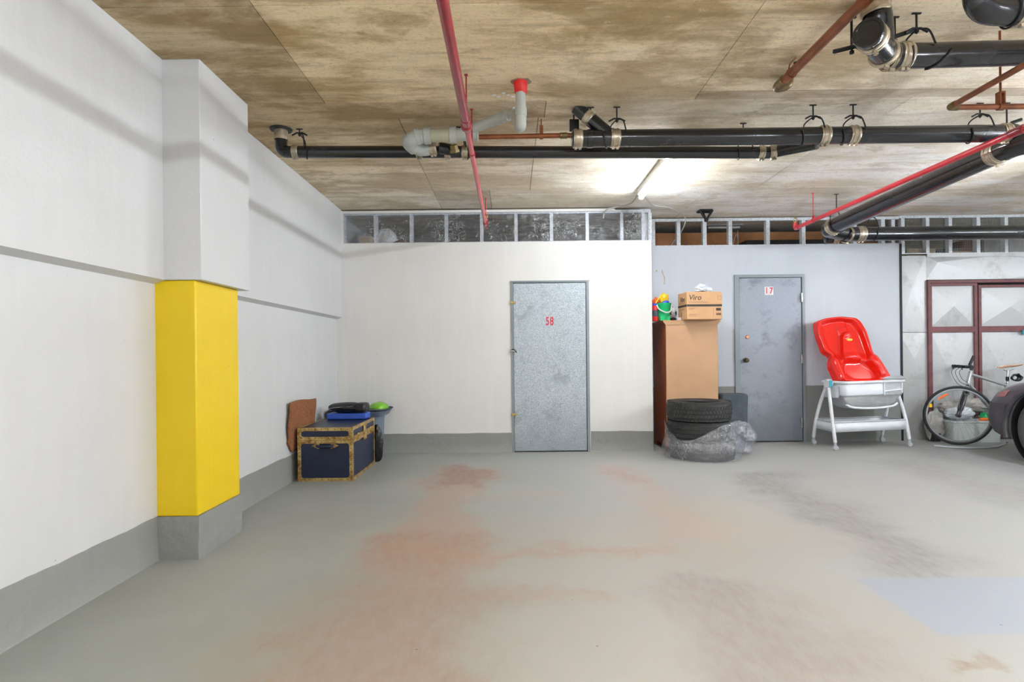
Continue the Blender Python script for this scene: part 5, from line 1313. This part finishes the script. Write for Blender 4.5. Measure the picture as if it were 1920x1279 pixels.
# ================================================================ BICYCLE
hub = V(5.225, 6.74, .345)
wd = V(.91, -.415, 0).normalized()          # steered front wheel direction (image left -> right)
wn = V(-wd.y, wd.x, 0)
fd = V(.956, .21, 0).normalized()          # frame direction
fn = V(-fd.y, fd.x, 0)
t = thing('bicycle', 'silver hybrid bicycle leaning beside the charcoal car', 'bicycle', V(5.7, 6.85, 0))
def wheel(nm, c, dirn, nor, R=.345):
    w = bpy.data.objects.new('x', None); bpy.data.objects.remove(w)
    bm = BM(); add_tube(bm, [c + dirn * math.cos(a) * (R - .016) + V(0,0,math.sin(a) * (R - .016)) for a in [2*PI*k/72 for k in range(73)]], .016, 10, False); tr = obj(nm, bm, 'rubber', t)
    bm = BM(); add_lathe(bm, [(R - .030, -.010), (R - .028, .010), (R - .046, .011), (R - .050, .0), (R - .046, -.011)], c, nor, 72, closed=True); obj('rim', bm, 'rim', tr, label='grey alloy rim')
    bm = BM(); add_lathe(bm, [(0, -.05), (.012, -.05), (.012, -.035), (.022, -.032), (.022, -.026), (.014, -.022), (.014, .022), (.022, .026), (.022, .032), (.012, .035), (.012, .05), (0, .05)], c, nor, 20); obj('hub', bm, 'bike_black', tr)
    bm = BM()
    for k in range(32):
        a = 2*PI*k/32; s = 1 if k % 2 else -1; a2 = a + (.9 if (k // 2) % 2 else -.9)
        add_tube(bm, [c + nor * .028 * s + dirn * math.cos(a2) * .02 + V(0,0,math.sin(a2) * .02), c + dirn * math.cos(a) * (R - .045) + V(0,0,math.sin(a) * (R - .045))], .0013, 4, False)
    obj('spokes', bm, 'rim', tr)
    return tr
fw = wheel('front_wheel', hub, wd, wn)
bm = BM(); q = []
for a in [math.radians(x) for x in (112, 118, 124, 130, 136)]: q.append(hub - wn * .012 + wd * math.cos(a) * .265 + V(0,0,math.sin(a) * .265))
add_tube(bm, q, .014, 6, sx=.4); obj('reflector', bm, 'orange', fw, label='orange spoke reflector')
bm = BM(); a = math.radians(158); q0 = hub - wn * .012 + wd * math.cos(a) * .29 + V(0,0,math.sin(a) * .29); add_box(bm, q0 - V(.016, .006, .02), q0 + V(.016, .006, .02)); obj('wheel_reflector', bm, 'yellow_toy', fw, label='yellow reflector')
rear = hub + fd * 1.05; rear.z = .345
rw = wheel('rear_wheel', rear, fd, fn)
htop = at(1820, 697, 6.82); hbot = at(1814, 722, 6.80)
hd = (hbot - htop).normalized()
htop2 = htop; crown = at(1813, 728, 6.80)
tubeo('head_tube', [htop, hbot], .02, 'bike_silver', t, 14)
fk = bpy.data.meshes
for s in (-1, 1):
    bm = BM(); add_tube(bm, catmull([crown + wn * .03 * s, crown.lerp(hub, .35) + wn * .045 * s, crown.lerp(hub, .75) + wn * .05 * s - wd * .0, hub + wn * .05 * s], 6), [.019] * 7 + [.018] * 6 + [.013] * 6, 10)
    obj('fork_leg', bm, 'bike_black', t)
bm = BM(); add_tube(bm, [crown + wn * .05, crown + V(0,0,.02), crown - wn * .05], .018, 10); add_tube(bm, [crown, crown.lerp(hub, .25) - wn * .045], .019, 10); obj('fork_crown', bm, 'bike_silver', t, label='silver fork crown')
bbk = hub + fd * .60; bbk.z = .29
sclamp = at(1889, 722, 6.90); saddle = at(1890, 690, 6.91)
tubeo('top_tube', [htop + hd * .03, sclamp + V(0, 0, -.01)], .017, 'bike_silver', t, 14)
tubeo('down_tube', [hbot - hd * .02, bbk], .021, 'bike_silver', t, 14)
tubeo('seat_tube', [sclamp + V(0,0,.02), bbk], .017, 'bike_silver', t, 14)
for s in (-1, 1):
    tubeo('seat_stay', [sclamp, rear + fn * .05 * s], .009, 'bike_silver', t, 8); tubeo('chain_stay', [bbk, rear + fn * .05 * s], .010, 'bike_silver', t, 8)
tubeo('seat_post', [sclamp, saddle - V(0,0,.03)], .0135, 'steel', t, 12)
bm = BM(); sec = []
for u, w, h_ in ((-.14, .015, .0), (-.12, .022, .012), (-.04, .03, .016), (.04, .05, .02), (.10, .075, .03), (.135, .07, .036), (.145, .03, .03)):
    c_ = saddle + fd * u + V(0, 0, h_ + .005)
    sec.append([c_ + fn * math.cos(a) * w + V(0, 0, math.sin(a) * (.016 if math.sin(a) > 0 else .022)) for a in [2*PI*k/16 for k in range(16)]])
loft(bm, sec); sd = obj('saddle', bm, 'saddle', t, subsurf=1, label='pale leather saddle')
bm = BM()
for s in (-1, 1): add_tube(bm, catmull([saddle + fd*u + fn*w*s + V(0,0,h_ + .008) for u, w, h_ in ((-.14, .012, 0), (-.04, .031, .014), (.04, .051, .018), (.10, .076, .028), (.14, .06, .034))], 5), .006, 6)
obj('saddle_edge', bm, 'tan', sd, label='tan saddle edge')
bm = BM(); add_tube(bm, [saddle - fd*.07 + V(0,0,-.02), saddle - fd * .03 + V(0,0,-.035), saddle + fd*.05 + V(0,0,-.03), saddle + fd*.09 + V(0,0,-.01)], .004, 6); obj('saddle_rails', bm, 'steel', sd)
bm = BM(); add_tube(bm, [sclamp + V(0,0,.05), sclamp + V(0,0,.10)], .017, 10); obj('post_sleeve', bm, 'bike_black', t)
# stem and handlebar
st0 = htop - hd * .02; st1 = htop - hd * .065
tubeo('stem', catmull([st0, st1, st1 - wd * .05 - V(0,0,.005), st1 - wd * .10 + V(0,0,.0)], 5), .017, 'bike_black', t, 12)
bc = st1 - wd * .10
hb = tubeo('handlebar', catmull([bc + wn * .24 + wd*.03, bc + wn*.1, bc, bc - wn*.1, bc - wn * .24 + wd * .03], 6), .0125, 'bike_black', t, 12)
for s in (1, -1):
    e_ = bc + wn * .24 * s + wd * .03; d_ = (e_ - (bc + wn*.1*s)).normalized()
    tubeo('grip', [e_ - d_ * .10, e_ + d_ * .02], .018, 'bike_black', hb, 12)
    if s < 0: tubeo('bar_end', [e_ + V(0,0,0), e_ + wd * -.01 + V(0, 0, .03), e_ + wd * .03 + V(0, 0, .13)], .016, 'bike_black', hb, 12)
    bm = BM(); add_tube(bm, catmull([e_ - d_ * .13, e_ - d_ * .11 - wd * .04 - V(0,0,.01), e_ - d_ * .03 - wd * .065 - V(0,0,.03)], 5), .006, 8); add_box(bm, e_ - d_*.12 - V(.02, .02, .016), e_ - d_*.12 + V(.02, .02, .016)); add_box(bm, e_ - d_*.12 - wd*.05 - V(.016, .016, .014), e_ - d_*.12 - wd*.05 + V(.016, .016, .02)); obj('brake_lever', bm, 'bike_black', hb, bevel=.003)
for k in range(3):
    a_ = bc - wn * (.12 - .1 * k)
    tubeo('brake_cable', catmull([a_, a_ - wd * (.05 + .015*k) - V(0,0,.06), a_ - wd * .02 - V(0,0,.15 + .03*k), crown + V(0, -.02, .06 - .03*k), crown - wn*.03 - V(0,0,.02)], 6), .0028, 'bike_black', t, 6)
bm = BM()
for s in (-1, 1): add_box(bm, crown + wn*.035*s - V(.012, .012, .075), crown + wn*.035*s + V(.012, .012, -.0)) 
obj('rim_brake', bm, 'bike_black', t, bevel=.003)
bm = BM(); add_lathe(bm, [(0, -.003), (.07, -.003), (.095, 0), (.07, .003), (0, .003)], bbk - fn * .05, fn, 32); obj('chainring', bm, 'bike_black', t)
bm = BM(); add_tube(bm, [bbk - fn * .065, bbk - fn*.07 + V(.05, 0, .16)], .010, 8); add_tube(bm, [bbk + fn * .065, bbk + fn*.07 - V(.05, 0, .16)], .010, 8); obj('crank', bm, 'bike_black', t)
lk_ = at(1902, 708, 6.88)
bm = BM()
for k in range(5): add_tube(bm, [lk_ + V(math.cos(a) * (.04 + .004*k), -.01*k, math.sin(a) * (.028 + .003*k)) + mnoise.noise_vector(V(math.cos(a), math.sin(a), k)) * .012 for a in [2*PI*i/24 for i in range(25)]], .007, 8, False)
tag(obj('cable_lock', bm, 'bike_black'), 'coiled black cable lock hanging behind the bicycle saddle', 'lock')

# things behind the wheel
a, b = at(1777, 829, 6.98), at(1868, 798, 6.98)
t = thing('storage_tub', 'pale grey-green plastic tub on the floor behind the front wheel', 'tub', V((a.x+b.x)/2, 6.98, 0))
bm = BM(); xc_ = (a.x + b.x)/2; hw_ = (b.x - a.x)/2; loft(bm, [rrect(xc_, 7.0, hw_ - .02, .11, .03, .0), rrect(xc_, 7.0, hw_, .12, .03, .235), rrect(xc_, 7.0, hw_ + .01, .13, .03, .24), rrect(xc_, 7.0, hw_ + .01, .13, .03, .26), rrect(xc_, 7.0, hw_ - .005, .115, .03, .26), rrect(xc_, 7.0, hw_ - .02, .10, .03, .2)]); obj('tub', bm, 'pale_bin', t)
bm = BM(); p = at(1806, 783, 6.93); blob(bm, V(p.x, 6.99, .345), (.16, .09, .085), 4, .2, 2, 4, -.07, 0, .1); tag(obj('carrier_bag', bm, 'white_bag'), 'pale blue-white carrier bag in the tub behind the wheel', 'bag')
bm = BM(); blob(bm, V(xc_ + .02, 7.04, .43), (.36, .07, .075), 9, .3, 2.5, 5, None, 0, .15); tag(obj('dust_sheet', bm, 'dusty_bag'), 'dusty grey plastic sheet heaped on the tub against the doors', 'sheet')
bm = BM(); blob(bm, V(5.16, 7.03, .18), (.11, .05, .19), 13, .35, 2.5, 4, -.185, 0, .12); tag(obj('dusty_bag', bm, 'dusty_bag'), 'crumpled dusty bag left of the tub behind the wheel', 'bag')
bm = BM(); p = at(1853, 795, 6.9); blob(bm, V(p.x, 6.95, .30), (.06, .05, .05), 5, .3, 3, 3); tag(obj('green_packet', bm, 'green'), 'small green packet at the right end of the tub', 'packet')
bm = BM(); p = at(1846, 801, 6.9); blob(bm, V(p.x, 6.90, .275), (.07, .03, .02), 6, .3, 3, 3); tag(obj('orange_packet', bm, 'orange'), 'small orange packet in front of the green packet', 'packet')
tag(tubeo('hose', catmull([onz(1752, 836, .012), onz(1790, 839, .012), onz(1830, 840, .012), onz(1865, 838, .012), onz(1885, 832, .012), onz(1889, 827, .05)], 8), .010, 'grey_plastic', None, 10), 'thin grey hose lying on the floor under the bicycle', 'hose')
bm = BM(); q0 = at(1750, 800, 7.02); add_tube(bm, [V(q0.x, 7.02, .0), V(q0.x + .01, 7.04, .56)], .008, 8); add_box(bm, (q0.x - .04, 6.98, 0), (q0.x + .06, 7.06, .10)); tag(obj('bike_pump', bm, 'bike_black', bevel=.004), 'black floor pump standing behind the left side of the wheel', 'pump')

# ================================================================ CAR
t = thing('car', 'charcoal car at the right edge with a scuffed corner and black wheel', 'car', V(5.9, 4.2, 0))
CX0, CX1 = 5.02, 6.72
CXM = (CX0 + CX1) / 2
def plan(z):
    tab = [(.20, 6.14, 2.06, .80), (.25, 6.22, 2.02, .83), (.34, 6.27, 2.0, .85), (.46, 6.28, 2.0, .85), (.57, 6.25, 2.0, .85), (.66, 6.18, 2.02, .846), (.72, 6.09, 2.03, .835), (.765, 5.97, 2.05, .815), (.80, 5.80, 2.06, .785), (.84, 5.58, 2.08, .74), (.88, 5.32, 2.1, .69), (.92, 5.08, 2.15, .66), (.95, 4.9, 2.2, .64)]
    for (z0, *p), (z1, *q) in zip(tab, tab[1:]):
        if z <= z1 + 1e-6: k = max(0, (z - z0) / (z1 - z0)); return [u * (1 - k) + v * k for u, v in zip(p, q)]
    return tab[-1][1:]
def ring_at(z, grow=0.0, n=9):
    yf, yr, hw = plan(z); yf += grow; hw += grow; out = []; R_ = min(.42, hw * .55)
    def corner(cx, cy, sx, sy, a0):
        for k in range(n + 1):
            a = math.radians(a0 + 90 * k / n); c_, s_ = math.cos(a), math.sin(a)
            out.append(V(cx + R_ * math.copysign(abs(c_) ** .8, c_), cy + R_ * math.copysign(abs(s_) ** .8, s_), z))
    corner(CXM + hw - R_, yf - R_, 1, 1, 0); corner(CXM - hw + R_, yf - R_, -1, 1, 90)
    for k in range(1, 12): out.append(V(CXM - hw, (yf - R_) + ((yr + R_) - (yf - R_)) * k / 12, z))
    corner(CXM - hw + R_, yr + R_, -1, -1, 180); corner(CXM + hw - R_, yr + R_, 1, -1, 270)
    for k in range(1, 12): out.append(V(CXM + hw, (yr + R_) + ((yf - R_) - (yr + R_)) * k / 12, z))
    return out
bm = BM(); loft(bm, [ring_at(z) for z in (.20, .22, .25, .30, .34, .40, .46, .52, .57, .62, .66, .69, .72, .745, .765, .785, .80, .82, .84, .86, .88, .90, .92, .95)])
body = obj('body', bm, 'car', t, angle=40)
bm = BM()
for yc, r_ in ((5.445, .405), (2.85, .39)):
    for xa, xb in ((CX0 - .2, CX0 + .32), (CX1 - .32, CX1 + .2)):
        add_lathe(bm, [(0, 0), (r_, 0), (r_, xb - xa), (0, xb - xa)], V(xa, yc, .33), (1, 0, 0), 48)
cut = obj('cutter', bm, 'car')
mo = body.modifiers.new('arches', 'BOOLEAN'); mo.operation = 'DIFFERENCE'; mo.solver = 'EXACT'; mo.object = cut
bpy.context.view_layer.update()
me_new = bpy.data.meshes.new_from_object(body.evaluated_get(bpy.context.evaluated_depsgraph_get()))
body.modifiers.clear(); body.data = me_new; bpy.data.objects.remove(cut)
bm = BM(); loft(bm, [[V(CXM + sx * hw, y, z) for sx, y in ((-1, yf), (-1, (yf + yr) / 2), (-1, yr), (0, yr - .06), (1, yr), (1, (yf + yr) / 2), (1, yf), (0, yf + .08))] for z, yf, yr, hw in ((.93, 5.0, 2.15, .68), (1.15, 4.62, 2.25, .63), (1.36, 4.2, 2.5, .56), (1.43, 3.95, 2.75, .50), (1.45, 3.7, 3.0, .40))])
obj('cabin', bm, 'car', t, angle=30)
# lower bumper skin around the front corners
bm = BM(); zz = (.205, .25, .30, .36, .42, .48, .53, .555, .56)
loft(bm, [[p for p in ring_at(z, .007)[:20] if True] for z in zz], False, False, False)
for f in [f for f in bm.faces if f.calc_center_median().y < 5.86]: bm.faces.remove(f)
obj('bumper_cover', bm, 'car_plastic', t, label='scuffed dark bumper corner')
for yc in (5.445, 2.85):
    bm = BM(); r_ = .405 if yc > 5 else .39
    a0 = math.asin((.22 - .33) / r_)
    add_tube(bm, [V(CX0 + .004, yc + math.cos(a) * (r_ + .012), .33 + math.sin(a) * (r_ + .012)) for a in [a0 + (PI - 2*a0) * k / 30 for k in range(31)]], .026, 10); obj('wheel_arch_lip', bm, 'car_plastic', t)
    bm = BM(); add_lathe(bm, [(.392, .05), (.39, .32), (.1, .32)], V(CX0 - .01, yc, .335), (1, 0, 0), 48); obj('wheel_well', bm, 'rubber_dark', t)
def carwheel(yc, side):
    x0 = CX0 + .02 if side < 0 else CX1 - .02; ax = V(1, 0, 0) if side < 0 else V(-1, 0, 0); c_ = V(x0, yc, .33)
    bm = BM(); add_lathe(bm, [(.205, .02), (.225, .004), (.26, 0), (.295, .006), (.32, .02), (.33, .04), (.33, .17), (.32, .19), (.29, .205), (.2, .2)], c_, ax, 64); w_ = obj('wheel', bm, 'car_tire', t, label='greyed tire on a black wheel')
    bm = BM(); add_lathe(bm, [(.212, .016), (.205, .012), (.195, .02), (.185, .06), (.17, .09), (.06, .075), (.05, .06), (0, .058)], c_, ax, 48)
    obj('wheel_disc', bm, 'bike_black', w_)
    bm = BM()
    for k in range(7):
        a = 2*PI*k/7; r0, r1 = .05, .195; q0 = c_ + ax * .05 + V(0, math.cos(a)*r0, math.sin(a)*r0); q1 = c_ + ax * .022 + V(0, math.cos(a)*r1, math.sin(a)*r1); add_tube(bm, [q0, q1], .018, 6)
    obj('wheel_spokes', bm, 'car_plastic', w_)
for yc in (5.445, 2.85): carwheel(yc, -1); carwheel(yc, 1)
bm = BM(); pr = [V(CX0 + .004, 5.82, .70), V(CX0 + .024, 5.94, .68), V(CX0 + .03, 5.98, .62), V(CX0 + .004, 5.86, .635)]
add_prism(bm, pr, (-.008, 0, 0), (.03, 0, 0)); obj('marker_lamp', bm, 'pink_lens', t, bevel=.004, label='faded red marker lens')
for q in ([(4.55, .98), (3.5, .98), (3.5, 1.33), (4.1, 1.33)], [(3.42, .98), (2.5, .98), (2.68, 1.33), (3.42, 1.33)]):
    bm = BM(); bm.faces.new([bm.verts.new((CXM - (.668 - (z - .93) * .25) - .012, y, z)) for y, z in q]); obj('side_window', bm, 'glass_dark', t, solid=.006, smooth=False)
bm = BM(); bm.faces.new([bm.verts.new(x) for x in (V(5.30, 4.99, 1.0), V(6.44, 4.99, 1.0), V(6.34, 4.36, 1.33), V(5.40, 4.36, 1.33))]); obj('windscreen', bm, 'glass_dark', t, solid=.006, smooth=False)
bm = BM(); add_box(bm, (5.55, 6.20, .56), (5.8, 6.262, .64)); obj('headlamp', bm, 'glass_dark', t, bevel=.01)
